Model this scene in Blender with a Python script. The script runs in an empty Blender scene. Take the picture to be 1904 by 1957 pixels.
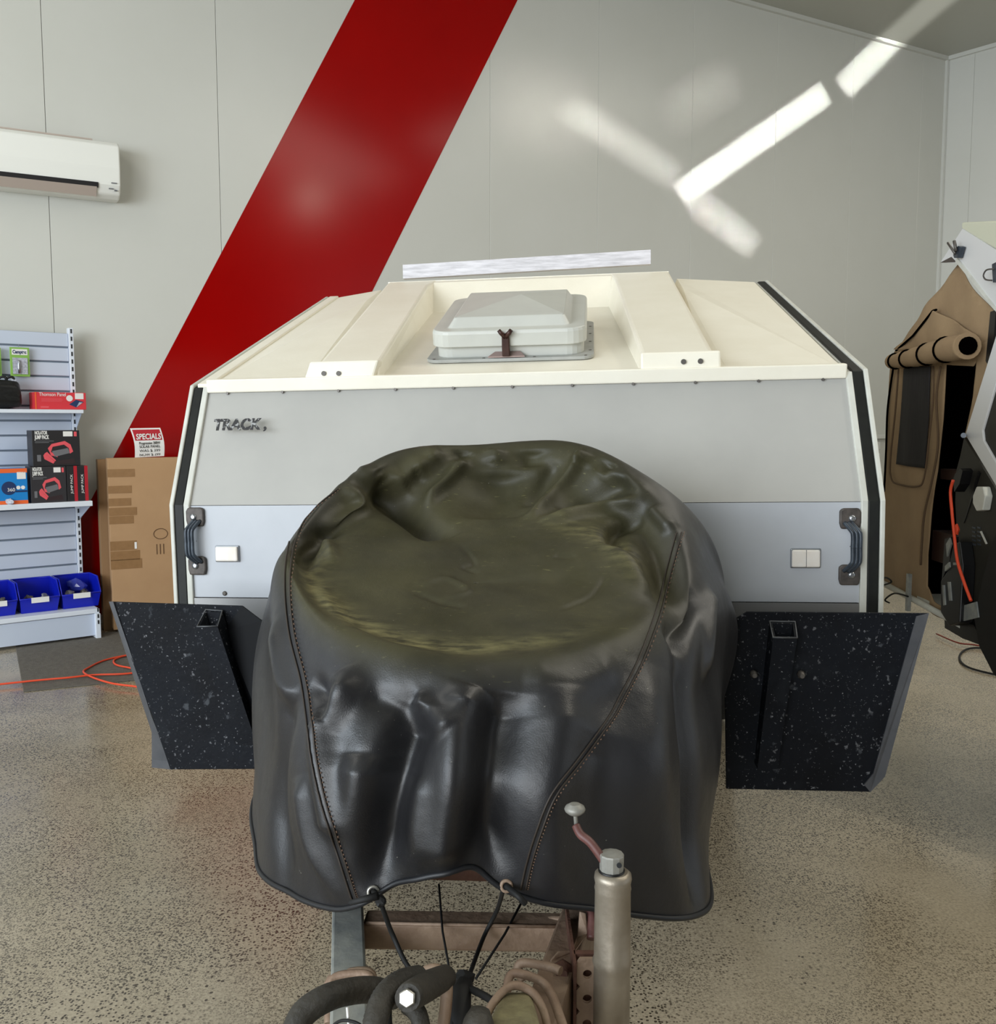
import bpy, bmesh, math, random
import numpy as np
from mathutils import Vector, Matrix
from mathutils.bvhtree import BVHTree
random.seed(7); rng = np.random.default_rng(5)
R = math.radians
scene = bpy.context.scene
COL = scene.collection

# ------------------------------------------------------------------ camera
F_PX, CAM_Z, HORIZON = 1820.0, 1.4, 810.0
PITCH = math.atan((978.5 - HORIZON) / F_PX)
cd = bpy.data.cameras.new('camera'); cam = bpy.data.objects.new('camera', cd); COL.objects.link(cam)
cam.location = (0, 0, CAM_Z); cam.rotation_euler = (math.pi/2 - PITCH, 0, 0)
cd.sensor_width = 36; cd.sensor_fit = 'HORIZONTAL'; cd.lens = F_PX/1904*36
cd.clip_start = 0.05; cd.clip_end = 200
scene.camera = cam
vs = scene.view_settings
vs.view_transform = 'Standard'; vs.look = 'None'; vs.gamma = 1; vs.use_curve_mapping = False
vs.exposure = 0.0

# ------------------------------------------------------------------ light
world = bpy.data.worlds.new('world'); scene.world = world; world.use_nodes = True
wn = world.node_tree
bg = wn.nodes['Background']; bg.inputs[0].default_value = (0.86, 0.93, 1.0, 1); bg.inputs[1].default_value = 0.95

def look(o, target):
    o.rotation_euler = (Vector(target) - Vector(o.location)).to_track_quat('-Z', 'Y').to_euler()
def area(name, loc, target, sx, sy, power, color, spread=180, roll=0):
    l = bpy.data.lights.new(name, 'AREA'); l.shape = 'RECTANGLE'; l.size = sx; l.size_y = sy
    l.energy = power; l.color = color; l.spread = R(spread)
    o = bpy.data.objects.new(name, l); COL.objects.link(o); o.location = loc; look(o, target)
    if roll: o.rotation_euler = (o.rotation_euler.to_matrix() @ Matrix.Rotation(R(roll), 3, 'Z')).to_euler()
    return o
area('daylight_shopfront_left', (-6.5, -2.5, 2.6), (0.0, 2.2, 1.0), 4.2, 3.4, 420, (0.80, 0.90, 1.0))
area('daylight_shopfront_front', (-4.4, -6.6, 2.5), (-1.0, 3.0, 1.2), 6.2, 4.0, 560, (0.93, 0.97, 1.0))
area('ceiling_panel_light', (2.6, 2.8, 5.25), (2.0, 2.8, 0), 1.6, 4.0, 90, (1.0, 0.95, 0.84))
area('ceiling_panel_light_rear', (4.2, 6.0, 5.25), (4.2, 6.2, 0), 1.6, 3.0, 60, (1.0, 0.95, 0.84))
area('ceiling_panel_light_left', (-4.0, 3.0, 5.25), (-4.0, 3.2, 0), 1.6, 3.0, 50, (1.0, 0.97, 0.9))
hb = bpy.data.lights.new('high_bay_lamp', 'AREA'); hb.shape = 'DISK'; hb.size = .26; hb.energy = 55; hb.color = (1, .93, .78)
ho = bpy.data.objects.new('high_bay_lamp', hb); COL.objects.link(ho); ho.location = (4.7, 1.5, 5.0); ho.rotation_euler = (0, 0, 0)

# ------------------------------------------------------------------ un-projection helpers (real planes in the room)
CAM = np.array([0, 0, CAM_Z])
sp_, cp_ = math.sin(PITCH), math.cos(PITCH)
def ray(px, py):
    x = (px - 952)/F_PX; y = -(py - 978.5)/F_PX
    return np.array([x, y*sp_ + cp_, y*cp_ - sp_])
def onp(px, py, p0, n):
    d = ray(px, py); n = np.array(n, float)
    t = np.dot(np.array(p0, float) - CAM, n)/np.dot(d, n)
    return CAM + d*t
def V(px, py, Y): return onp(px, py, (0, Y, 0), (0, 1, 0))
def FL(px, py, z=0.0): return onp(px, py, (0, 0, z), (0, 0, 1))
class Frame:
    def __init__(s, o, x, y, z=(0, 0, 1)):
        s.o = np.array(o, float); s.A = np.array([x, y, z], float).T; s.Ai = np.linalg.inv(s.A)
    def w(s, p): return s.o + s.A @ np.array(p, float)
    def l(s, p): return s.Ai @ (np.array(p, float) - s.o)
    def hit(s, px, py, p0, n):           # plane in local coordinates, returns local point
        nw = s.A @ np.array(n, float)
        return s.l(onp(px, py, s.w(p0), nw))
    def at(s, px, py, d): return s.hit(px, py, (0, d, 0), (0, 1, 0))
    def M(s): 
        m = Matrix.Identity(4)
        for i in range(3):
            for j in range(3): m[i][j] = s.A[i, j]
            m[i][3] = s.o[i]
        return m

# ------------------------------------------------------------------ materials
def lin(h):
    if isinstance(h, str):
        c = [int(h[i:i+2], 16)/255 for i in (0, 2, 4)]
    else: c = [v/255 for v in h]
    return tuple((v/12.92 if v <= .04045 else ((v+.055)/1.055)**2.4) for v in c) + (1,)
def mat(name, col, rough=.5, metal=0, col2=None, scale=8, amount=.5, bump=0, bscale=40, spec=.5, coat=0, stretch=(1,1,1), detail=4):
    m = bpy.data.materials.new(name); m.use_nodes = True
    nt = m.node_tree; b = nt.nodes['Principled BSDF']
    b.inputs['Roughness'].default_value = rough; b.inputs['Metallic'].default_value = metal
    b.inputs['Specular IOR Level'].default_value = spec; b.inputs['Coat Weight'].default_value = coat
    b.inputs['Base Color'].default_value = lin(col)
    m.diffuse_color = lin(col)
    if col2 or bump:
        tc = nt.nodes.new('ShaderNodeTexCoord'); mp = nt.nodes.new('ShaderNodeMapping')
        mp.inputs['Scale'].default_value = stretch
        nt.links.new(tc.outputs['Object'], mp.inputs[0])
    if col2:
        n = nt.nodes.new('ShaderNodeTexNoise'); n.inputs['Scale'].default_value = scale; n.inputs['Detail'].default_value = detail
        n.inputs['Roughness'].default_value = .6
        nt.links.new(mp.outputs[0], n.inputs['Vector'])
        r = nt.nodes.new('ShaderNodeValToRGB')
        lo = .5 - .35*(1-amount) ; hi = .5 + .35*(1-amount)
        r.color_ramp.elements[0].position = max(0, lo); r.color_ramp.elements[1].position = min(1, hi)
        r.color_ramp.elements[0].color = lin(col); r.color_ramp.elements[1].color = lin(col2)
        nt.links.new(n.outputs[0], r.inputs[0]); nt.links.new(r.outputs[0], b.inputs['Base Color'])
    if bump:
        n2 = nt.nodes.new('ShaderNodeTexNoise'); n2.inputs['Scale'].default_value = bscale; n2.inputs['Detail'].default_value = 5
        nt.links.new(mp.outputs[0], n2.inputs['Vector'])
        bp = nt.nodes.new('ShaderNodeBump'); bp.inputs['Strength'].default_value = bump; bp.inputs['Distance'].default_value = .01
        nt.links.new(n2.outputs[0], bp.inputs['Height']); nt.links.new(bp.outputs[0], b.inputs['Normal'])
    return m

def floor_material():
    m = bpy.data.materials.new('polished_concrete'); m.use_nodes = True
    nt = m.node_tree; b = nt.nodes['Principled BSDF']; L = nt.links.new
    tc = nt.nodes.new('ShaderNodeTexCoord')
    def noise(s, d=4, r=.6):
        n = nt.nodes.new('ShaderNodeTexNoise'); n.inputs['Scale'].default_value = s; n.inputs['Detail'].default_value = d
        n.inputs['Roughness'].default_value = r; L(tc.outputs['Object'], n.inputs['Vector']); return n
    def ramp(src, a, ca, bb, cb):
        r = nt.nodes.new('ShaderNodeValToRGB'); r.color_ramp.elements[0].position = a; r.color_ramp.elements[1].position = bb
        r.color_ramp.elements[0].color = ca; r.color_ramp.elements[1].color = cb; L(src, r.inputs[0]); return r
    base = ramp(noise(1.3, 5).outputs[0], .32, lin('a2967f'), .68, lin('bbaf99'))
    fine = ramp(noise(120, 3).outputs[0], .3, (.72, .72, .72, 1), .7, (1.12, 1.12, 1.12, 1))
    mx = nt.nodes.new('ShaderNodeMix'); mx.data_type = 'RGBA'; mx.blend_type = 'MULTIPLY'; mx.inputs[0].default_value = 1
    L(base.outputs[0], mx.inputs[6]); L(fine.outputs[0], mx.inputs[7])
    cur = mx.outputs[2]
    W = (1, 1, 1, 1); K = (0, 0, 0, 1)
    # exposed aggregate: two sizes of dark stones, each present in only part of the cells
    for sc, thr, dens_s, lo, hi, colr in ((120, .42, 1.1, .34, .52, '40382f'), (60, .27, 1.7, .46, .60, '3c342c'), (210, .46, 2.0, .32, .55, '5f564a')):
        wv = noise(sc*.8, 2)
        add = nt.nodes.new('ShaderNodeVectorMath'); add.operation = 'MULTIPLY_ADD'
        add.inputs[1].default_value = (.5/sc,)*3
        L(wv.outputs['Color'], add.inputs[0]); L(tc.outputs['Object'], add.inputs[2])
        v = nt.nodes.new('ShaderNodeTexVoronoi'); v.inputs['Scale'].default_value = sc; L(add.outputs[0], v.inputs['Vector'])
        dots = ramp(v.outputs['Distance'], thr-.06, W, thr+.03, K)
        sep = nt.nodes.new('ShaderNodeSeparateColor'); L(v.outputs['Color'], sep.inputs[0])
        pick = ramp(sep.outputs[0], .42, K, .46, W)
        dens = ramp(noise(dens_s, 3).outputs[0], lo, K, hi, W)
        m1 = nt.nodes.new('ShaderNodeMath'); m1.operation = 'MULTIPLY'; L(dots.outputs[0], m1.inputs[0]); L(pick.outputs[0], m1.inputs[1])
        m2 = nt.nodes.new('ShaderNodeMath'); m2.operation = 'MULTIPLY'; L(m1.outputs[0], m2.inputs[0]); L(dens.outputs[0], m2.inputs[1])
        mm = nt.nodes.new('ShaderNodeMix'); mm.data_type = 'RGBA'; L(m2.outputs[0], mm.inputs[0]); L(cur, mm.inputs[6]); mm.inputs[7].default_value = lin(colr)
        cur = mm.outputs[2]
    L(cur, b.inputs['Base Color'])
    rr = ramp(noise(3, 4).outputs[0], .3, (.11,)*3+(1,), .7, (.26,)*3+(1,)); L(rr.outputs[0], b.inputs['Roughness'])
    b.inputs['Specular IOR Level'].default_value = .55
    return m

M = {}
M['floor'] = floor_material()
M['wall'] = mat('wall_panel_paint', 'c9c9c1', .28, 0, 'cdcdc6', 1.2, .3)
M['wall2'] = mat('side_wall_paint', 'd2d3cd', .35, 0, 'd6d7d2', 1.2, .3)
M['joint'] = mat('joint_sealant', '9c9c94', .7)
M['dim'] = mat('dark_light_blocker', '6e6a62', .7)  # dark, so the cover's right side reflects little light
M['red'] = mat('red_paint', '940000', .17, 0, '9c0100', 2, .3, spec=.2)
M['ceil'] = mat('ceiling_paint', 'b2b2a8', .4)
M['white'] = mat('white_gelcoat', 'e9e3d2', .38, 0, 'f1ecdd', 5, .3, bump=.05, bscale=90)
M['whitetrim'] = mat('white_trim', 'd0d1c9', .4, 0, 'bdbdb4', 12, .4)
M['grey'] = mat('grey_composite_panel', 'a5a4a0', .42, 0, 'b0afaa', 3, .3, bump=.02, bscale=250)
M['grey2'] = mat('grey_lower_panel', 'b1b5bb', .40, 0, 'bbbfc5', 5, .3, bump=.02, bscale=250)
M['sill'] = mat('aluminium_sill', '8c8c8c', .4, .6)
M['rubber'] = mat('black_rubber_seal', '0e1010', .5, 0, '171a17', 30, .5, spec=.3)
M['blk'] = mat('black_plastic', '0d0d0f', .4)
M['hatch'] = mat('hatch_plastic', 'b9bab4', .34, 0, 'c4c5be', 6, .3)
M['hatchflange'] = mat('hatch_flange', 'a9aaa6', .5, 0, '9b9c97', 20, .4)
M['brown'] = mat('rusty_latch', '2e1712', .45, .3, '3d221a', 60, .5)
M['plank'] = mat('white_scuffed_board', 'dedce2', .5, 0, 'b9b7bc', 30, .55, stretch=(.3, 1, 3))
M['chrome'] = mat('worn_aluminium', 'a6aab0', .3, .9)
M['handle'] = mat('ribbed_handle', '272e37', .35, .2, '454e58', 40, .4)
M['handlebase'] = mat('handle_foot', '3b3633', .5, .2, '57504b', 50, .5)
M['reflector'] = mat('clear_reflector', 'f3f1ee', .2, 0, 'e9dfd2', 15, .3)
M['guard'] = mat('mud_spattered_black_plate', '14171d', .5, 0, '1b2027', 8, .5, bump=.1, bscale=60)
M['guardedge'] = mat('grey_rubber_lip', '4c4d51', .6, 0, '3f4146', 20, .5)
M['rust'] = mat('dusty_rusted_steel', '7a6352', .6, .15, '9c8672', 14, .45, bump=.25, bscale=70)
M['rust2'] = mat('dark_rust', '4d3328', .65, .2, '66463a', 30, .5, bump=.3, bscale=90)
M['galv'] = mat('galvanised_steel', '858a8a', .45, .3, 'a6a8a2', 20, .5, bump=.1, bscale=60)
M['jockey'] = mat('dusty_zinc_tube', '83796a', .42, .55, 'a39a8c', 12, .45, bump=.1, bscale=60)
M['jcap'] = mat('zinc_cap', '9c9b95', .5, .3, '85837c', 40, .5)
M['paintred'] = mat('worn_red_paint', '54302c', .5, 0, '6a4540', 60, .5)
M['cord'] = mat('black_cord', '0c0c0c', .7)
M['hose'] = mat('black_hose', '26241f', .65, 0, '3a362f', 20, .5, bump=.3, bscale=120)
M['pale'] = mat('pale_dirty_casting', '6f6850', .5, .2, '9b9470', 30, .5, bump=.3, bscale=60)
M['tyre'] = mat('tyre_rubber', '101010', .8, bump=.3, bscale=60)
M['card'] = mat('cardboard', 'a98560', .85, 0, 'b38f69', 4, .3)
M['card2'] = mat('dark_cardboard', '8c6d4c', .85)
M['tape'] = mat('packing_tape', '94704a', .35, 0, '8a6743', 30, .4)
M['ink'] = mat('brown_ink', '5e432c', .9)
M['shelf'] = mat('white_powder_coat', 'dfe5ee', .4)
M['slat'] = mat('pale_blue_slat', 'c4cddd', .45)
M['slatback'] = mat('slat_groove', '75808e', .6)
M['slot'] = mat('slot_black', '202226', .7)
M['bluebin'] = mat('blue_bin_plastic', '0a1cae', .3)
M['paper'] = mat('white_paper', 'e8e6e2', .7)
M['green'] = mat('green_card', '86b452', .5)
M['packgrey'] = mat('pack_insert', 'c3c5cf', .3, 0, '9a9ca8', 90, .6)
M['boxred'] = mat('red_carton', 'd6323c', .5)
M['boxblack'] = mat('black_carton', '1a191c', .45, 0, '221f24', 8, .4)
M['boxgrey'] = mat('charcoal_carton', '2c2a2e', .45)
M['boxblue'] = mat('blue_carton', '0d7fc9', .45)
M['orange'] = mat('orange_print', 'e8662c', .5)
M['salmon'] = mat('salmon_print', 'e2565f', .5)
M['printgrey'] = mat('grey_print', '6c6c70', .5)
M['navy'] = mat('navy_print', '18305e', .5)
M['bag'] = mat('black_nylon', '060607', .4, bump=.5, bscale=30)
M['plasticbag'] = mat('clear_bag', '8f8f94', .25, 0, '4e4e54', 30, .5)
M['bolts'] = mat('bag_contents', '777064', .4, .4, '3e3a35', 60, .5)
M['clearblue'] = mat('blue_bag_film', '3a44a8', .15)
M['signred'] = mat('sign_red', 'b01326', .5)
M['cordorange'] = mat('orange_flex', 'e04a28', .45)
M['mat'] = mat('ribbed_floor_mat', '5c5851', .9, 0, '6d6860', 40, .5, bump=.5, bscale=200)
M['canvas'] = mat('tan_canvas', '90775a', .9, 0, '9c8464', 6, .3, bump=.15, bscale=150)
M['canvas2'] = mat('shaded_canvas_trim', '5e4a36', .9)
M['mesh'] = mat('insect_mesh', '141213', .8, 0, '242122', 30, .5, stretch=(5, 5, .3))
M['dark'] = mat('interior_shade_black_trim', '030202', 1, spec=0)  # near-black for the painted interior shade; also black straps and seams
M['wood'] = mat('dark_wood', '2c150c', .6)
M['campwhite'] = mat('camper_white', 'cfcfcf', .3)
M['camptop'] = mat('camper_top', 'c5c6b2', .25)
M['campblack'] = mat('camper_dark_side', '26241f', .5, 0, '2d2b25', 6, .4, spec=.3)
M['rivet'] = mat('dull_rivet', '5b5753', .45, .5)
M['inkblack'] = mat('worn_black_letters', '2b2a2c', .6, 0, 'a2a3a3', 95, .5)
_r = [n for n in M['inkblack'].node_tree.nodes if n.type == 'VALTORGB'][0]; _r.color_ramp.elements[0].position = .53; _r.color_ramp.elements[1].position = .60
M['black2'] = mat('letter_black', '28282a', .6)
M['acwhite'] = mat('ac_white', 'e9e9e2', .32)
M['acdark'] = mat('ac_slot', '1c1a1c', .6)
M['acbrown'] = mat('ac_louvre', 'b5a79c', .4)
M['eyelet'] = mat('shiny_eyelet', 'b5b2aa', .3, .7, '8a877f', 90, .5)

def guard_material():
    m = mat('mud_spattered_plate', '080a0f', .62, 0, '10141b', 6, .5, bump=.12, bscale=70, spec=.14)
    nt = m.node_tree; b = nt.nodes['Principled BSDF']; L = nt.links.new
    src = b.inputs['Base Color'].links[0].from_socket
    tc = nt.nodes.new('ShaderNodeTexCoord')
    cur = src
    for sc, a, bb, colr in ((30, .655, .72, '3e4146'), (80, .64, .71, '5f6064'), (190, .66, .73, '85868a'), (9, .60, .85, '1f2328')):
        n = nt.nodes.new('ShaderNodeTexNoise'); n.inputs['Scale'].default_value = sc; n.inputs['Detail'].default_value = 6
        L(tc.outputs['Object'], n.inputs['Vector'])
        r = nt.nodes.new('ShaderNodeValToRGB'); r.color_ramp.elements[0].position = a; r.color_ramp.elements[1].position = bb
        L(n.outputs[0], r.inputs[0])
        mx = nt.nodes.new('ShaderNodeMix'); mx.data_type = 'RGBA'; L(r.outputs[0], mx.inputs[0]); L(cur, mx.inputs[6]); mx.inputs[7].default_value = lin(colr)
        cur = mx.outputs[2]
    L(cur, b.inputs['Base Color'])
    return m
M['guard'] = guard_material()

def cover_material():
    m = bpy.data.materials.new('waxed_vinyl_cover'); m.use_nodes = True
    nt = m.node_tree; b = nt.nodes['Principled BSDF']; L = nt.links.new
    tc = nt.nodes.new('ShaderNodeTexCoord')
    at = nt.nodes.new('ShaderNodeAttribute'); at.attribute_name = 'dust'
    def noise(s, d=5, st=(1, 1, 1), r=.6):
        mp = nt.nodes.new('ShaderNodeMapping'); mp.inputs['Scale'].default_value = st; L(tc.outputs['Object'], mp.inputs[0])
        n = nt.nodes.new('ShaderNodeTexNoise'); n.inputs['Scale'].default_value = s; n.inputs['Detail'].default_value = d
        n.inputs['Roughness'].default_value = r; L(mp.outputs[0], n.inputs['Vector']); return n.outputs[0]
    def ramp(src, a, ca, bb, cb):
        r = nt.nodes.new('ShaderNodeValToRGB'); r.color_ramp.elements[0].position = a; r.color_ramp.elements[1].position = bb
        r.color_ramp.elements[0].color = ca; r.color_ramp.elements[1].color = cb; L(src, r.inputs[0]); return r.outputs[0]
    def mix(f, a, bb):
        x = nt.nodes.new('ShaderNodeMix'); x.data_type = 'RGBA'
        if isinstance(f, float): x.inputs[0].default_value = f
        else: L(f, x.inputs[0])
        for i, v in ((6, a), (7, bb)):
            if isinstance(v, tuple): x.inputs[i].default_value = v
            else: L(v, x.inputs[i])
        return x.outputs[2]
    def mul(a, c):
        x = nt.nodes.new('ShaderNodeMath'); x.operation = 'MULTIPLY'; x.use_clamp = True
        for i, v in ((0, a), (1, c)):
            if isinstance(v, float): x.inputs[i].default_value = v
            else: L(v, x.inputs[i])
        return x.outputs[0]
    K = (0, 0, 0, 1); W = (1, 1, 1, 1)
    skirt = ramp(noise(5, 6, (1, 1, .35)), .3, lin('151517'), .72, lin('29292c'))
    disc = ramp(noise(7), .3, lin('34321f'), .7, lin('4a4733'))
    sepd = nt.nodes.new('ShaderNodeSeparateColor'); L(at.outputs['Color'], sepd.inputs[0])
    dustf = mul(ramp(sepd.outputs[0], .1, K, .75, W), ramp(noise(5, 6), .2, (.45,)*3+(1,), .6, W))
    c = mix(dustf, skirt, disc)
    # yellow-green rim of the disc, stronger on some sides, with scratches
    scr = ramp(noise(22, 6, (1, 3.0, 3.0)), .38, K, .66, W)
    rim = mul(sepd.outputs[1], scr)
    c = mix(rim, c, lin('88825a'))
    sc2 = mul(mul(sepd.outputs[0], ramp(noise(60, 3, (.6, 3, 3)), .66, K, .75, W)), .55)
    c = mix(sc2, c, lin('7d7a52'))
    sp = ramp(noise(170, 1), .79, K, .82, W)
    c = mix(mul(sp, .5), c, lin('8d8a80'))
    L(c, b.inputs['Base Color'])
    rgh = ramp(noise(9, 4, (1, 1, .4)), .3, (.33,)*3+(1,), .7, (.48,)*3+(1,))
    r2 = mix(dustf, rgh, (.52, .52, .52, 1)); L(r2, b.inputs['Roughness'])
    spx = mix(dustf, (.5, .5, .5, 1), (.28, .28, .28, 1)); L(spx, b.inputs['Specular IOR Level'])
    b.inputs['Specular IOR Level'].default_value = .55
    n1 = noise(12, 3); n2 = noise(420, 2)
    add = nt.nodes.new('ShaderNodeMath'); add.operation = 'MULTIPLY_ADD'; add.inputs[1].default_value = .12; L(n2, add.inputs[0]); L(n1, add.inputs[2])
    bp = nt.nodes.new('ShaderNodeBump'); bp.inputs['Strength'].default_value = .3; bp.inputs['Distance'].default_value = .008
    L(add.outputs[0], bp.inputs['Height']); L(bp.outputs[0], b.inputs['Normal'])
    return m
M['cover'] = cover_material()

# ------------------------------------------------------------------ mesh building
class MB:
    def __init__(s): s.v = []; s.f = []; s.sm = []
    def add(s, vs, fs, smooth=False):
        n = len(s.v); s.v += [tuple(map(float, p)) for p in vs]
        for f in fs: s.f.append(tuple(i+n for i in f)); s.sm.append(smooth)
        return s
    def box(s, lo, hi, fr=None):
        c = [(x, y, z) for x in (lo[0], hi[0]) for y in (lo[1], hi[1]) for z in (lo[2], hi[2])]
        if fr: c = [fr.w(p) for p in c]
        return s.add(c, [(0,1,3,2),(4,6,7,5),(0,4,5,1),(2,3,7,6),(0,2,6,4),(1,5,7,3)])
    def prism(s, pts, vec):
        n = len(pts); P = [np.array(p, float) for p in pts]; vec = np.array(vec, float)
        return s.add(P + [p+vec for p in P], [tuple(range(n))[::-1], tuple(range(n, 2*n))] + [(i, (i+1) % n, n+(i+1) % n, n+i) for i in range(n)])
    def hexa(s, a, b):      # two 4-point loops
        return s.add(list(a)+list(b), [(3,2,1,0),(4,5,6,7)] + [(i, (i+1) % 4, 4+(i+1) % 4, 4+i) for i in range(4)])
    def tube(s, path, r, n=10, closed=False, caps=True, flat=None):
        P = [np.array(p, float) for p in path]; m = len(P); rr = r if hasattr(r, '__len__') else [r]*m
        vs = []; up = np.array([0.03, .05, 1.0]); 
        t0 = None
        for i in range(m):
            a = P[(i-1) % m] if (closed or i > 0) else P[i]; b = P[(i+1) % m] if (closed or i < m-1) else P[i]
            t = b-a; t = t/(np.linalg.norm(t)+1e-12)
            if t0 is None:
                x = np.cross(t, up); 
                if np.linalg.norm(x) < .1: x = np.cross(t, [0, 1, 0])
            else: x = x - t*np.dot(x, t)
            x = x/(np.linalg.norm(x)+1e-12); y = np.cross(t, x); t0 = t
            for k in range(n):
                a_ = 2*math.pi*k/n
                vs.append(P[i] + rr[i]*(math.cos(a_)*x + math.sin(a_)*y))
        fs = []
        for i in range(m if closed else m-1):
            for k in range(n):
                j = (i+1) % m
                fs.append((i*n+k, i*n+(k+1) % n, j*n+(k+1) % n, j*n+k))
        s.add(vs, fs, True)
        if not closed and caps:
            b0 = len(s.v)-m*n
            s.f.append(tuple(b0+k for k in range(n))[::-1]); s.sm.append(False)
            s.f.append(tuple(b0+(m-1)*n+k for k in range(n))); s.sm.append(False)
        return s
    def lathe(s, o, ax, prof, n=24, smooth=True):   # prof: (r, h) along axis
        ax = np.array(ax, float); ax /= np.linalg.norm(ax); x = np.cross(ax, [0, 1, 0] if abs(ax[1]) < .9 else [1, 0, 0]); x /= np.linalg.norm(x); y = np.cross(ax, x)
        o = np.array(o, float); vs = []; m = len(prof)
        for r, h in prof:
            for k in range(n):
                a = 2*math.pi*k/n; vs.append(o + ax*h + r*(math.cos(a)*x+math.sin(a)*y))
        fs = [(i*n+k, i*n+(k+1) % n, (i+1)*n+(k+1) % n, (i+1)*n+k) for i in range(m-1) for k in range(n)]
        s.add(vs, fs, smooth); b0 = len(s.v)-m*n
        s.f.append(tuple(b0+k for k in range(n))[::-1]); s.sm.append(False)
        s.f.append(tuple(b0+(m-1)*n+k for k in range(n))); s.sm.append(False)
        return s
    def grid(s, P, closed_u=False, smooth=True):
        h, w = P.shape[:2]
        fs = []
        for i in range(h-1):
            for j in range(w if closed_u else w-1):
                k = (j+1) % w; fs.append((i*w+j, i*w+k, (i+1)*w+k, (i+1)*w+j))
        return s.add(P.reshape(-1, 3), fs, smooth)

ROOTM = {}
def thing(name, label, cat, loc, group=None, mw=None, kind=None):
    o = bpy.data.objects.new(name, None); COL.objects.link(o); o.empty_display_size = .1
    if mw is not None: o.matrix_world = mw
    else: o.location = [float(x) for x in loc]
    ROOTM[o.name] = (mw.copy() if mw is not None else Matrix.Translation([float(x) for x in loc]))
    if kind: o['kind'] = kind
    else: o['label'] = label; o['category'] = cat
    if group: o['group'] = group
    return o
def root_of(o):
    while o.parent: o = o.parent
    return o
def obj(name, mb, m, parent=None, local=False, label=None, cat=None, kind=None, group=None, bevel=0, mats=None, sub=0, recalc=True, seg=2):
    vs = [Vector(p) for p in mb.v]
    me = bpy.data.meshes.new(name)
    org = None
    if parent is not None:
        rt = root_of(parent)
        if not local:
            inv = ROOTM[rt.name].inverted(); vs = [inv @ p for p in vs]
    else:
        mn = [min(p[i] for p in vs) for i in range(3)]; mx = [max(p[i] for p in vs) for i in range(3)]
        org = Vector(((mn[0]+mx[0])/2, (mn[1]+mx[1])/2, mn[2])); vs = [p-org for p in vs]
    me.from_pydata([tuple(p) for p in vs], [], mb.f); me.validate()
    if len(me.polygons) == len(mb.sm): me.polygons.foreach_set('use_smooth', mb.sm)
    if recalc:
        bm = bmesh.new(); bm.from_mesh(me); bmesh.ops.recalc_face_normals(bm, faces=bm.faces); bm.to_mesh(me); bm.free()
    me.materials.append(m)
    o = bpy.data.objects.new(name, me); COL.objects.link(o)
    if parent is not None: o.parent = parent
    else:
        o.location = org; ROOTM[o.name] = Matrix.Translation(org)
    if bevel:
        b = o.modifiers.new('bevel', 'BEVEL'); b.width = bevel; b.segments = seg; b.limit_method = 'ANGLE'; b.angle_limit = R(35)
        b.harden_normals = False
    if sub:
        b = o.modifiers.new('sub', 'SUBSURF'); b.levels = sub; b.render_levels = sub
    if label: o['label'] = label
    if cat: o['category'] = cat
    if kind: o['kind'] = kind
    if group: o['group'] = group
    return o
def text(name, body, m, parent, origin, xdir, updir, size, thick=.0008, local=False, bold=0, align='LEFT', width=None):
    c = bpy.data.curves.new(name+'_curve', 'FONT'); c.body = body; c.size = size; c.extrude = thick; c.offset = bold; c.align_x = align
    t = bpy.data.objects.new(name+'_tmp', c); COL.objects.link(t)
    dg = bpy.context.evaluated_depsgraph_get(); me = bpy.data.meshes.new_from_object(t.evaluated_get(dg))
    bpy.data.objects.remove(t); bpy.data.curves.remove(c)
    x = Vector(xdir).normalized(); u = Vector(updir); u = (u - x*u.dot(x)).normalized(); n = x.cross(u)
    xs = [v.co.x for v in me.vertices]; w0 = max(xs)-min(xs) if xs else 1; sx = (width/w0) if width else 1
    P = [Vector(origin) + x*(v.co.x*sx) + u*v.co.y + n*v.co.z for v in me.vertices]
    mb = MB(); mb.v = [tuple(p) for p in P]; mb.f = [tuple(p.vertices) for p in me.polygons]; mb.sm = [False]*len(mb.f)
    bpy.data.meshes.remove(me)
    return obj(name, mb, m, parent, local=local, recalc=False)
def cr(pts, n=8, closed=False):      # Catmull-Rom through points
    P = [np.array(p, float) for p in pts]; m = len(P); out = []
    for i in range(m if closed else m-1):
        g = (lambda k: P[k % m]) if closed else (lambda k: P[min(max(k, 0), m-1)])
        a, b, c, d = g(i-1), g(i), g(i+1), g(i+2)
        for j in range(n):
            t = j/n
            out.append(.5*((2*b)+(-a+c)*t+(2*a-5*b+4*c-d)*t*t+(-a+3*b-3*c+d)*t**3))
    if not closed: out.append(P[-1])
    return out

# ================================================================== THE ROOM
WYAW = R(61.5)
wo = FL(175, 1192)
WL = Frame(wo, (math.sin(WYAW), math.cos(WYAW), 0), (math.cos(WYAW), -math.sin(WYAW), 0))   # s along wall, d out into room
cs = WL.at(1803, 300, 0)[0]; CH = 5.385
corner = WL.w((cs, 0, 0))
ang = math.atan2(.756, .655)
rdir = np.array([.655, -.756, 0])
# floor
mb = MB(); mb.box((-9, -8, -.1), (13, 14, 0)); obj('floor', mb, M['floor'], kind='structure')
mb = MB(); mb.box((-9, -7, CH), (13, 14, CH+.12)); obj('ceiling', mb, M['ceil'], kind='structure')
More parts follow.
